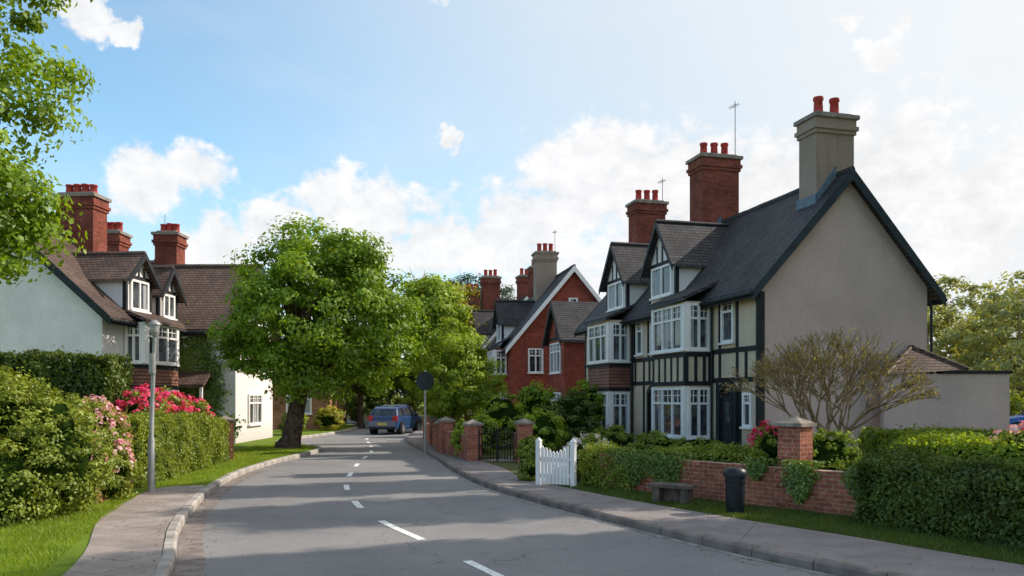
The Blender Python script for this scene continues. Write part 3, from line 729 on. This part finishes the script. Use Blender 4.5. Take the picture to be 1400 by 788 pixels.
H3=gable_house('brick_bungalow',F3,6.6,5,3.1,5.2,'bricko','roofbrown',barge='wpaint')
w=MB(); win(w,F3,4.2,5.6,1.0,2.2,2,.3); win(w,F3,1.4,2.8,1.0,2.2,2,.3); w.make('windows',['wpaint','glass','curtain'],H3)

# ------------------------------------------------------------------ walls, gates
def brick_wall(name,p0,p1,h,th=.22,pil=(),mat='brickw',ph=.25,pw=.42):
    d=Vector((p1[0]-p0[0],p1[1]-p0[1],0)); L=d.length; F=Frame(p0,(d.x,d.y),(-d.y,d.x))
    P=empty(name,F.T(L/2,0,0)); mb=MB(); mb.box(F,0,L,-th/2,th/2,0,.1+h-.07)
    x=0
    while x<L-.01:
        x1=min(x+.113,L); mb.box(F,x+.003,x1-.003,-th/2-.015,th/2+.015,.1+h-.07,.1+h+random.uniform(-.006,.006)); x=x1
    mb.make('wall',[mat],P)
    if pil:
        pm=MB(); cm=MB()
        for a in pil:
            pm.box(F,a-pw/2,a+pw/2,-pw/2,pw/2,0,.1+h+ph)
            z=.1+h+ph; cm.box(F,a-pw/2-.05,a+pw/2+.05,-pw/2-.05,pw/2+.05,z,z+.06)
            q=[F.T(a-pw/2-.03,-pw/2-.03,z+.06),F.T(a+pw/2+.03,-pw/2-.03,z+.06),F.T(a+pw/2+.03,pw/2+.03,z+.06),F.T(a-pw/2-.03,pw/2+.03,z+.06)]; tp=F.T(a,0,z+.18)
            for i in range(4): cm.poly([q[i],q[(i+1)%4],tp])
        pm.make('pillars',[mat],P); cm.make('pillar_caps',['stone'],P)
    return P
brick_wall('brick_garden_wall',(6.3,11.5),(1.9,16.75),.70)
brick_wall('brick_gate_pillar',(5.05,13.75),(4.75,14.1),.6,.2,(.23,),ph=.78,pw=.42)
brick_wall('brick_garden_wall.001',(-1.15,23.6),(-2.25,27),.75,.22,(.0,3.4),ph=.3)
brick_wall('brick_garden_wall.002',(.35,23.1),(.15,24.2),.8,.22,(.0,),ph=.3)
brick_wall('brick_garden_wall.003',(-2.4,27.6),(-3.9,37),.7,.22,(0,4,9),ph=.25)
brick_wall('brick_garden_wall.004',(-8.55,24.0),(-10.3,28.5),.9,.22,(0,),ph=.25,pw=.45)
brick_wall('brick_garden_wall.005',(-7.75,16.2),(-7.35,14.0),.45)
G=empty('iron_gate',(-.4,23.3,.1)); F=Frame((-.98,23.45),(1.13,-.3),(.3,1.13)); mb=MB(); L=1.17
for i in range(14):
    a=.03+i*(L-.06)/13; h=.95+.12*math.sin(math.pi*i/13); mb.tube([F.T(a,0,.15),F.T(a,0,h)],.013,6); mb.tube([F.T(a,0,h),F.T(a,0,h+.07)],[.02,.002],6)
for z in (.2,.55,.9): mb.box(F,0,L,-.012,.012,z,z+.03)
for a in (0,L/2-.02,L-.03): mb.box(F,a,a+.035,-.018,.018,.12,1.05)
mb.make('bars',['black'],G)
sheet('garden_path',[(-.95,23.5),(.15,23.2),(2.6,27.0),(4.9,29.9),(4.3,30.6),(1.7,28.0)],.112,'pave')
G=empty('white_picket_gate',(.95,16.9,.1)); F=Frame((.58,17.15),(.70,-.42),(.42,.70)); mb=MB(); L=.8
for a in (-.06,L-.04): 
    mb.box(F,a,a+.1,-.05,.05,.08,1.05); q=[F.T(a-.01,-.06,1.05),F.T(a+.11,-.06,1.05),F.T(a+.11,.06,1.05),F.T(a-.01,.06,1.05)]
    for i in range(4): mb.poly([q[i],q[(i+1)%4],F.T(a+.05,0,1.13)])
n=8
for i in range(n):
    a=.055+i*(L-.12)/n; h=.78+.14*abs(2*(i+.5)/n-1)
    mb.box(F,a,a+.07,-.02,.0,.15,h); mb.add([F.T(a,-.02,h),F.T(a+.07,-.02,h),F.T(a+.035,-.02,h+.05),F.T(a,0,h),F.T(a+.07,0,h),F.T(a+.035,0,h+.05)],[(0,1,2),(3,4,5),(0,2,5,3),(1,2,5,4)])
for z in (.3,.65): mb.box(F,.04,L-.04,.001,.03,z,z+.07)
mb.make('pickets',['wpaint'],G)
B=empty('litter_bin',(3.62,13.05,.1)); mb=MB(); c=Vector((3.62,13.05,.1))
mb.tube([c,c+Vector((0,0,.05)),c+Vector((0,0,.62))],[.13,.145,.165],20); mb.tube([c+Vector((0,0,.60)),c+Vector((0,0,.64)),c+Vector((0,0,.70)),c+Vector((0,0,.74))],[.185,.19,.18,.12],20)
mb.make('bin_body',['dark'],B)
mb=MB(); mb.tube([c+Vector((0,0,.5)),c+Vector((0,0,.53))],.168,20); mb.make('band',['black'],B)
B=empty('stone_bench',(2.75,14.2,.1)); F=Frame((2.42,14.35),(.66,-.48),(.48,.66)); mb=MB()
mb.box(F,0,.8,0,.34,.38,.45); mb.box(F,.06,.2,.04,.3,.08,.38); mb.box(F,.6,.74,.04,.3,.08,.38); mb.box(F,.2,.6,.2,.28,.1,.36)
mb.make('slab_and_legs',['stoned'],B,bevel=.012)

# ------------------------------------------------------------------ street lamp, sign
S=empty('street_lamp',(-7.15,15.95,.1)); mb=MB(); x,y=-7.15,15.95
mb.tube([(x,y,.05),(x,y,.12),(x,y,.16),(x,y,1.15),(x,y,1.2),(x+.03,y,2.2),(x+.07,y,3.2)],[.1,.1,.07,.066,.045,.04,.034],14)
mb.make('pole',['metal'],S)
mb=MB(); mb.tube([(x+.07,y,3.18),(x+.07,y,3.24),(x+.07,y,3.28)],[.05,.08,.09],14,0); mb.tube([(x+.07,y,3.28),(x+.07,y,3.42)],[.075,.095],14,1); mb.tube([(x+.07,y,3.42),(x+.07,y,3.45),(x+.07,y,3.51)],[.12,.11,.03],14,0)
mb.tube([(x+.03,y-.02,2.45),(x+.03,y-.02,2.85)],.065,12,0)
mb.make('lantern',['metal','curtain'],S)
S=empty('traffic_sign',(-2.85,26.4,.1)); x,y=-2.85,26.4; mb=MB(); mb.tube([(x,y,.05),(x,y,2.85)],.035,10); mb.make('pole',['metal'],S)
mb=MB(); mb.tube([(x,y-.05,2.5),(x+.004,y-.035,2.5)],.31,28); mb.tube([(x,y-.05,2.5),(x,y-.06,2.5)],.29,28,1); mb.box(WORLD,x-.1,x+.1,y-.035,y+.0,2.4,2.44,0); mb.box(WORLD,x-.1,x+.1,y-.035,y,2.58,2.62,0)
mb.make('disc',['black','dark'],S)

# ------------------------------------------------------------------ cars
def car_paint(name,col):
    m,nt,out=new_mat(name); P=N(nt,'ShaderNodeNewGeometry').outputs['Position']
    c=mixc(nt,maprange(nt,noise(nt,P,3,4),.3,.7,0,1),tuple(x*.85 for x in col),col)
    principled(nt,out,c,.3,None,spec=.5,coat=.8); return m
M['red_light']=plain('tail_light_red',(.4,.01,.01),.2,.1,5,0)
M['plate']=plain('number_plate',(.6,.5,.08),.5,.05,5,0)
M['rim']=plain('wheel_rim',(.5,.5,.52),.3,.1,5,0,metal=.8)
M['rubber']=plain('tyre_rubber',(.02,.02,.02),.85,.2,8,.2)
def car(name,loc,heading,paint):
    h=math.radians(heading); u=(math.cos(h),math.sin(h)); v=(-u[1],u[0])
    F=Frame((loc[0],loc[1],loc[2]),u,v); P=empty(name,loc); T=F.T
    low=[(-1.95,.28),(-2.02,.42),(-2.02,.72),(-1.92,.98),(1.0,.96),(1.75,.82),(1.98,.66),(2.03,.42),(1.95,.24)]
    def prism(mb,prof,w1fn,m):
        n=len(prof); vs=[T(x,-w1fn(x,z),z) for x,z in prof]+[T(x,w1fn(x,z),z) for x,z in prof]
        fs=[tuple(range(n)),tuple(range(2*n-1,n-1,-1))]+[(i,(i+1)%n,n+(i+1)%n,n+i) for i in range(n)]
        mb.add(vs,fs,m)
    mb=MB(); prism(mb,low,lambda x,z:(.86 if .4<z<.9 else .82)-(.06 if abs(x)>1.9 else 0),0)
    mb.make('body',[paint],P,bevel=.06,recalc=True)
    top=[(-1.88,.95),(-1.60,1.36),(-1.42,1.45),(-.6,1.50),(.0,1.47),(.3,1.40),(1.02,.95)]
    wf=lambda x,z:.79-(z-.95)*.34
    mb=MB(); prism(mb,top,wf,0); mb.make('cabin',[paint],P,bevel=.05,recalc=True)
    g=MB()
    for s in (-1,1):
        for poly in ([(-1.55,1.0),(-1.38,1.34),(-.75,1.41),(-.72,1.0)],[(-.64,1.0),(-.66,1.41),(.0,1.39),(.25,1.32),(.78,1.0)]):
            g.poly([T(x,s*(wf(x,z)+.006),z) for x,z in poly],0)
    def slab(x0,z0,x1,z1,o):
        dx,dz=x1-x0,z1-z0; l=math.hypot(dx,dz); nx,nz=dz/l*o,-dx/l*o
        a=(x0+dx*.12,z0+dz*.12); b=(x0+dx*.9,z0+dz*.9)
        g.poly([T(a[0]+nx,-(wf(0,a[1])-.08),a[1]+nz),T(a[0]+nx,(wf(0,a[1])-.08),a[1]+nz),T(b[0]+nx,(wf(0,b[1])-.07),b[1]+nz),T(b[0]+nx,-(wf(0,b[1])-.07),b[1]+nz)],0)
    slab(-1.88,.95,-1.60,1.36,-.012); slab(1.02,.95,.3,1.40,.012)
    g.make('windows',['glass'],P)
    wl=MB()
    for x in (-1.25,1.25):
        for s in (-1,1):
            c=T(x,s*.80,.31); d=F.v*s
            wl.tube([c-d*.18,c-d*.02,c+d*.07,c+d*.09],[.31,.32,.31,.26],22,0); wl.tube([c+d*.085,c+d*.1],.2,16,1)
            wl.tube([c-d*.16,c+d*.062],.37,22,2)
    wl.make('wheels',['rubber','rim','black'],P)
    li=MB()
    for s in (-1,1):
        li.box(F,-2.035,-1.9,s*.68-.12,s*.68+.12,.72,.98,0); li.box(F,1.86,1.99,s*.62-.15,s*.62+.15,.6,.74,2)
    li.box(F,-2.04,-2.0,-.26,.26,.5,.62,1); li.box(F,-2.045,-1.95,-.72,.72,.3,.4,3); li.box(F,2.0,2.045,-.5,.5,.3,.45,3)
    for s in (-1,1): li.box(F,.55,.72,s*.95-.09,s*.95+.09,.93,1.05,3)
    li.make('lights_and_trim',['red_light','plate','curtain','black'],P,bevel=.01)
M['blue']=car_paint('car_paint_blue',(.02,.06,.17)); M['silver']=car_paint('car_paint_silver',(.60,.66,.72)); M['blue2']=car_paint('car_paint_bright_blue',(.03,.14,.55))
car('parked_car',(-6.3,43.6,0),78,'blue'); car('parked_car.001',(-7.3,51.5,0.0),82,'silver'); car('parked_car.002',(25.4,38.5,.1),160,'blue2')

# ------------------------------------------------------------------ trees
tree('deciduous_tree',(-8.2,29.5,.1),2.7,.34,(.55,.1),
     [(-7.0,29.6,5.0,3.1,2.9,2.7,5),(-7.6,29.5,6.6,2.0,2.0,1.6,2),(-5.5,29.8,4.3,2.1,2.0,2.0,2.4),(-8.8,29.3,4.3,1.7,1.8,1.7,1.6),(-6.5,29.6,6.3,2.1,2.0,1.7,1.8),(-7.2,29.5,3.2,2.4,2.2,1.2,1.5)],
     430,.62,130,.15,'leaf_tree',limbs=14,zmin=1.5)
tree('lime_tree',(-2.35,31.3,.1),1.3,.14,(0,0),[(-2.35,31.3,2.9,1.6,1.5,1.6,3),(-2.2,31.3,4.0,1.0,1,.85,1),(-2.9,31.2,2.2,1.3,1.2,1.1,1.4),(-1.5,31.3,2.3,1.2,1.2,1.1,1.4)],210,.38,110,.11,'leaf_lime',limbs=8,zmin=.5)
tree('deciduous_tree.001',(-9.6,10.4,.1),3.4,.28,(.3,0),[(-8.2,10.4,6.9,2.55,2.2,2.0,3.4),(-8.3,10.4,5.0,1.9,1.9,1.5,1.6),(-7.8,10.2,8.4,2.3,2,1.4,1.8),(-6.95,10.3,4.4,.95,.8,.85,1.1)],420,.42,140,.09,'leaf_tree',inner=.4,limbs=18)
tree('deciduous_tree.002',(-7.6,58,.1),3,.3,(0,0),[(-7.6,58,6.0,3.4,3,3.3,2),(-6.0,58,8.0,2.4,2.4,2.4,1.5)],200,.9,90,.30,'leaf_lime')
tree('deciduous_tree.003',(-4.8,62,.1),3,.3,(0,0),[(-4.8,62,6.5,2.6,2.6,4.0,2),(-6.2,62,9.3,1.8,2,1.8,1)],160,.9,90,.30,'leaf_olive')
for i,(x,y,h) in enumerate(((-3.6,70,12.9),(-1.2,73,12.2),(-5.6,74,12.6))):
    tree('pine_tree' if i==0 else 'pine_tree.%03d'%i,(x,y,.1),4,.25,(0,0),[(x,y,h-2.2,1.5,1.5,2.2,1),(x,y,h-5,2.5,2.5,3,1.6)],120,.8,90,.28,'leaf_con',aspect=.3)
tree('deciduous_tree.004',(-9.5,50.5,.1),2.2,.2,(0,0),[(-9.5,50.5,4.2,2.5,2,2.0,2)],90,.8,90,.24,'leaf_tree')
def mass(name,items,mat,ls,cr,lpc,per):
    p=empty(name,(items[0][0],items[0][1],0))
    ells=[(x,y,h*.55,r,r,h*.48,r*h) for x,y,h,r in items]
    P,Nr,lv,C=clumps(ells,per*len(items),cr,lpc,.6,.1); leaf_mesh('foliage',P,Nr,ls,mat,lv,p)
    mb=MB()
    for x,y,h,r in items: mb.tube([(x,y,0),(x+.2,y,h*.5),(x,y,h*.8)],[.16,.1,.03],7)
    mb.make('trunks',['barkl'],p)
it=[]
for k in range(34):
    x=-48+k*3.1+random.uniform(-1,1); y=84+random.uniform(-6,8)-(abs(x)*.05); it.append((x,y,random.uniform(5.0,7.5),random.uniform(2.2,3.4)))
mass('distant_trees',it,'leaf_far',.42,1.1,60,55)
it=[(36.5,58,10.2,3.4),(41,61,11,3.6),(33.0,64,9.5,3.2),(46,62,10.5,4),(37.5,68,12,4),(43,70,10,4),(51,64,10,4),(31.0,72,10,3.4),(56,66,9,4),(34.5,70,11.5,3.4)]
mass('distant_trees.001',it,'leaf_pale',.30,.95,75,105)
it=[(30,52,3.2,2.2),(33,50,2.8,2.2),(37,51,3.4,2.4),(27,50,2.8,2),(41,50,3,2.4),(24,47,2.4,1.8)]
mass('distant_shrubs',it,'leaf_hedge',.2,.6,80,40)
it=[(-11.2,53,2.6,1.6),(-9.3,60,4,2.2),(-12.5,60,5,2.4),(-15,58,5,2.4),(-4.2,56,4,1.6),(-18,55,6,2.6)]
mass('distant_shrubs.001',it,'leaf_hedge2',.24,.6,80,50)
# tall garden trees beyond the right-hand edge; they shade the road
tree('street_tree',(13.6,12.6,.1),3.5,.3,(0,0),[(13.6,12.6,7.6,2.6,2.3,3.6,2),(13.9,12.9,10.6,1.9,1.8,1.9,1.0)],230,.75,110,.28,'leaf_tree',inner=.25)
tree('street_tree.001',(19.0,20.2,.1),5,.35,(0,0),[(19.0,20.2,10.2,2.3,1.3,4.8,2),(19.4,20.3,15.2,2.0,1.2,2.6,1.3)],290,.7,110,.30,'leaf_tree',inner=.2)
tree('street_tree.002',(20.0,15.2,.1),7,.35,(0,0),[(20.0,15.2,13.2,2.4,1.6,3.8,2),(20.2,15.3,16.5,1.7,1.4,1.8,.8)],260,.7,110,.30,'leaf_tree',inner=.2)
tree('street_tree.003',(18.4,23.8,.1),8,.35,(0,0),[(18.4,23.8,13.4,2.1,1.0,2.6,1.5),(18.5,23.8,16.6,1.9,.9,2.3,1.3)],240,.6,110,.28,'leaf_tree',inner=.2)

def budding(name,base,h,spread):
    p=empty(name,base); mb=MB(); tips=[]
    def grow(a,d,l,r,lev):
        b=a+d*l; mid=a.lerp(b,.5)+Vector((random.uniform(-1,1),random.uniform(-1,1),0))*l*.07
        mb.tube([a,mid,b],[r,r*.85,r*.65],6 if lev<3 else 4,cap=False)
        if lev>=3: tips.append((a,b))
        if lev>=6: return
        for k in range(3 if lev<5 else 2):
            nd=(d+Vector((random.uniform(-1,1),random.uniform(-1,1),random.uniform(-.35,.5)))*.6).normalized()
            grow(b,nd,l*random.uniform(.68,.84),max(r*.62,.0045),lev+1)
    b0=Vector(base); f=b0+Vector((.02,0,.6))
    mb.tube([b0-Vector((0,0,.1)),b0+Vector((.02,0,.2)),f],[.09,.075,.065],10)
    mb.tube([b0+Vector((.05,0,-.1)),b0+Vector((.14,.02,.35)),b0+Vector((.34,.05,.9))],[.05,.045,.035],8)
    for k in range(8):
        th=2*math.pi*k/7+.4; s=spread*random.uniform(.7,1.05) if k<7 else .05; d=Vector((math.cos(th)*s,math.sin(th)*s,1)).normalized(); grow(f,d,h*.245,.04,1)
    mb.make('trunk_and_twigs',['barkl'],p)
    A=np.array([t[0] for t in tips]);B=np.array([t[1] for t in tips]); n=3
    li=np.repeat(np.arange(len(A)),n); t=RNG.random(len(li))[:,None]; P=A[li]*(1-t)+B[li]*t+RNG.normal(size=(len(li),3))*.02
    leaf_mesh('buds',P,unit(len(P)),.040,'leaf_olive',RNG.random(len(P)),p)
budding('budding_tree',(6.1,15.6,.1),3.1,.75)

# ------------------------------------------------------------------ hedges & shrubs
hedge('clipped_hedge',[(5.6,12.3),(7.0,9.95),(8.4,7.6)],1.2,.97,2800,.055,'leaf_hedge2')
hedge('clipped_hedge.001',[(1.7,17.35),(2.7,16.2)],.75,.76,2000,.055,'leaf_hedge')
hedge('clipped_hedge.002',[(3.0,16.4),(4.6,15.0)],.6,.86,1700,.055,'leaf_hedge')
hedge('clipped_hedge.003',[(7.3,15.2),(9.5,13.6),(12,12.4)],1.3,[1.05,1.15,1.25],1300,.07,'leaf_lime')
hedge('clipped_hedge.004',[(8.2,18.5),(13.5,17.5)],1.4,1.1,900,.09,'leaf_hedge')
hedge('clipped_hedge.005',[(-8.15,16.6),(-8.45,20.0),(-8.75,23.4)],.9,[1.42,1.38,1.2],2000,.06,'leaf_hedge')
hedge('clipped_hedge.006',[(-14.5,20),(-9.9,20.4)],1.4,[3.0,2.9],700,.10,'leaf_hedge2')
bush('garden_shrub',[(-7.6,12.75,1.0,1.1,1.0,1.15,2),(-8.5,12.6,1.35,1.1,1.0,1.15,1.6),(-7.85,11.9,.65,1.0,.8,.75,1)],44000,.06,'leaf_hedge',cr=.2,lpc=70)
bush('flowering_shrub',[(-7.7,14.9,.95,.5,.6,.95,1.5),(-7.35,14.6,.6,.4,.5,.6,1)],15000,.06,'leaf_hedge',('pink',150,.065,.15),cr=.16)
bush('rhododendron_bush',[(-9.3,20.4,1.25,.7,.8,.9,1.4),(-9.4,21.8,1.3,.7,.8,.8,1),(-9.3,23.3,1.15,.6,.7,.75,.7)],12000,.08,'leaf_hedge',('crimson',200,.09,.2),cr=.18)
bush('yellow_shrub',[(-10.6,20.5,1.3,.9,.8,1.15,1),(-10.0,18.8,1.2,.6,.6,.7,.7)],9000,.08,'leaf_yellow',cr=.22,core=False)
bush('garden_shrub.001',[(-10.8,17.0,1.1,1.5,1,1.25,1.5),(-9.6,16.2,.9,.9,.9,.95,1)],16000,.08,'leaf_hedge',cr=.22)
bush('garden_shrub.002',[(.42,18.15,.55,.28,.32,.55,1)],5000,.06,'leaf_hedge',cr=.1)
bush('flowering_shrub.001',[(1.75,18.3,.6,.55,.55,.5,1),(2.1,17.5,.45,.4,.4,.4,.6)],7000,.06,'leaf_hedge',('whitefl',90,.06,.1),cr=.14)
bush('flowering_shrub.002',[(5.2,15.9,.9,.5,.5,.55,1)],5000,.06,'leaf_hedge',('crimson',30,.08,.2),cr=.14)
bush('garden_shrub.003',[(5.7,14.6,.75,.6,.5,.6,1)],7000,.06,'leaf_lime',cr=.14)
bush('garden_shrub.004',[(2.2,28.3,1.0,.8,.8,1.2,1),(1.3,27.4,.8,.6,.6,.8,.6)],9000,.10,'leaf_hedge2',cr=.22)
bush('garden_shrub.005',[(4.4,24.7,.45,.7,.5,.45,1),(5.5,23.8,.4,.8,.5,.4,1),(3.4,27,.5,.7,.6,.5,1)],9000,.08,'leaf_hedge',cr=.16)
bush('garden_shrub.006',[(1.0,26.0,.8,.6,.6,.7,1),(-.9,26.6,.75,.5,.6,.6,1),(-.4,29.5,1.1,.9,.9,1.0,1)],12000,.09,'leaf_lime',cr=.2)
bush('garden_shrub.007',[(-1.5,25.2,.7,.35,.9,.55,1)],5000,.07,'leaf_lime',cr=.14)
bush('garden_shrub.008',[(-11.6,46.8,.8,.8,.8,.75,1),(-10.3,46.2,.7,.6,.6,.65,1)],5000,.12,'leaf_hedge',cr=.2)
bush('yellow_shrub.001',[(-10.2,44.6,.75,.7,.6,.65,1)],4000,.11,'leaf_yellow',cr=.2)
bush('garden_shrub.009',[(-11.6,43.2,.6,.6,.6,.6,1)],3000,.12,'leaf_lime',cr=.2)
bush('garden_shrub.010',[(-10.9,39.6,.6,.4,.9,.6,1)],4000,.1,'leaf_hedge2',cr=.2)
bush('flowering_shrub.003',[(8.9,14.0,.95,.5,.5,.5,1)],3000,.07,'leaf_hedge',('pink',30,.08,.2),cr=.16)
bush('garden_shrub.011',[(3.1,33.0,1.2,1.0,1.0,1.3,1),(1.0,36,1.3,1.0,1.2,1.3,1)],9000,.12,'leaf_tree',cr=.3)
d=Vector((1.9-6.3,16.75-11.5,0)).normalized(); nn=Vector((-d.y,d.x,0)); 
if nn.y>0: nn=-nn
P=[];Nn=[]
for (s,wd,dp_) in ((1.3,.16,.45),(2.3,.2,.6),(3.1,.12,.25),(5.1,.35,.6),(5.9,.35,.65)):
    n=1300; a=s+RNG.normal(size=n)*wd*.6; z=.84-RNG.random(n)**1.3*dp_*(1-np.minimum(1,np.abs(a-s)/wd/1.6)*.6); off=.12+RNG.random(n)*.10
    b=np.array([6.3,11.5,0])+np.array(d)*a[:,None]+np.array(nn)*off[:,None]; b[:,2]=z+RNG.normal(size=n)*.03; P.append(b); Nn.append(np.array(nn)+RNG.normal(size=(n,3))*.5+np.array([0,0,.3]))
    m=400; a=s+RNG.normal(size=m)*wd; b=np.array([6.3,11.5,0])+np.array(d)*a[:,None]+np.array(nn)*((RNG.random(m)-.5)*.3)[:,None]; b[:,2]=.84+RNG.random(m)*.1; P.append(b); Nn.append(RNG.normal(size=(m,3))*.5+np.array([0,0,1]))
P=np.concatenate(P);Nn=np.concatenate(Nn)
leaf_mesh('ivy',P,Nn,.06,'leaf_ivy',RNG.random(len(P)))

# ------------------------------------------------------------------ sun, sky, camera
EL=math.radians(35); AZ=math.atan2(.96,.28)
Sd=Vector((math.sin(AZ)*math.cos(EL),math.cos(AZ)*math.cos(EL),math.sin(EL)))
ld=bpy.data.lights.new('sun','SUN'); ld.energy=5.0; ld.angle=math.radians(.5); ld.color=(1,.93,.80)
so=bpy.data.objects.new('sun',ld); COL.objects.link(so); so.rotation_euler=Sd.to_track_quat('Z','Y').to_euler(); so.location=(20,10,20)
W=bpy.data.worlds.new('World'); scene.world=W; W.use_nodes=True; nt=W.node_tree; nt.nodes.clear()
out=N(nt,'ShaderNodeOutputWorld'); bg=N(nt,'ShaderNodeBackground'); bg.inputs[1].default_value=.13
sky=N(nt,'ShaderNodeTexSky',sky_type='NISHITA'); sky.sun_disc=False; sky.sun_elevation=EL; sky.sun_rotation=AZ; sky.air_density=1.0; sky.dust_density=1.0; sky.ozone_density=1.2
D=vmath(nt,'NORMALIZE',N(nt,'ShaderNodeTexCoord').outputs['Generated'])
wn=vmath(nt,'SUBTRACT',noise(nt,D,11,6,.6,1),(.5,.5,.5))
sc_=N(nt,'ShaderNodeVectorMath',operation='SCALE'); nt.links.new(wn,sc_.inputs[0]); sc_.inputs['Scale'].default_value=.11
DW=vmath(nt,'ADD',D,sc_.outputs[0])
blobs=[(-24.5,13.7,3.6),(-21.5,13.9,3.0),(-27.3,22.8,2.2),(-25.5,22.2,1.3),(-16.7,11.4,3.6),(-20,9.6,3.2),(-13,12.9,3.8),(-9.8,11.8,4.5),(-5.2,11,5.2),(0,11.6,5.6),(4.2,14.6,5),(6.7,16.4,4),(9.3,14.0,5.2),(13.3,14.2,6),(18,13.5,5.8),(26,13.8,6.4),(30,11,6.8),(24.7,21,1.8),(25.8,22.3,1.1),(-4.7,17.9,1.1),(-3.9,17.6,.8),(22.7,23.6,1.1),(-5.2,27.2,1.8),(-7,27,1.2),(3,7,7),(-12,7,6),(-19,7,4.5),(12,8,9),(22,8,9),(45,14,8),(60,18,10),(-50,15,8),(-75,22,9),(110,20,12),(170,15,12),(-130,18,12)]
acc=None
for az,el,r in blobs:
    a,e=math.radians(az),math.radians(el); c=(math.sin(a)*math.cos(e),math.cos(a)*math.cos(e),math.sin(e))
    dist=vmath(nt,'DISTANCE',DW,c,1); v=maprange(nt,dist,0,math.radians(r),1,0)
    acc=v if acc is None else math_n(nt,'MAXIMUM',acc,v)
sc=vmath(nt,'MULTIPLY',D,(1,1,1.4))
n1=noise(nt,sc,14,9,.62); n2=noise(nt,sc,34,7,.62)
dens=math_n(nt,'ADD',acc,math_n(nt,'ADD',math_n(nt,'MULTIPLY',math_n(nt,'SUBTRACT',n1,.5),1.2),math_n(nt,'MULTIPLY',math_n(nt,'SUBTRACT',n2,.5),1.0)))
cm=maprange(nt,dens,.14,.55,0,.95,True)
cm=math_n(nt,'MULTIPLY',cm,maprange(nt,acc,0,.25,0,1,True))
wisp=maprange(nt,noise(nt,vmath(nt,'MULTIPLY',D,(1,1,3)),3.2,6,.6),.5,.78,0,.2)
cm=math_n(nt,'MAXIMUM',cm,wisp)
shade=math_n(nt,'MULTIPLY',maprange(nt,n2,.3,.7,.88,1.05),maprange(nt,n1,.35,.65,.92,1.03))
dotS=vmath(nt,'DOT_PRODUCT',D,tuple(Sd),1)
haze=maprange(nt,dotS,-.02,.66,0,.93,True)
glow=maprange(nt,dotS,.48,.85,0,.85,True)
sepz=N(nt,'ShaderNodeSeparateXYZ'); nt.links.new(D,sepz.inputs[0])
lowh=maprange(nt,sepz.outputs[2],0,.34,.6,0,True)
hz=math_n(nt,'MAXIMUM',haze,lowh)
c=mixc(nt,1.0,sky.outputs[0],(1.6,1.98,1.92),'MULTIPLY')
c=mixc(nt,hz,c,(5.8,6.45,6.95))
c=mixc(nt,glow,c,(7.3,7.4,7.5))
cc=N(nt,'ShaderNodeCombineXYZ')
for i,kf in enumerate((7.8,7.75,7.8)): nt.links.new(math_n(nt,'MULTIPLY',shade,kf),cc.inputs[i])
c=mixc(nt,cm,c,cc.outputs[0])
nt.links.new(c,bg.inputs[0]); nt.links.new(bg.outputs[0],out.inputs[0])

cam=bpy.data.cameras.new('camera'); co=bpy.data.objects.new('camera',cam); COL.objects.link(co)
co.location=(0,0,2.0); co.rotation_euler=(math.radians(90),0,0); cam.sensor_width=36; cam.lens=36*1100/1400; cam.shift_y=148/1400; cam.clip_end=2000; cam.clip_start=.1
scene.camera=co
scene.view_settings.view_transform='Standard'; scene.view_settings.look='None'; scene.view_settings.exposure=0
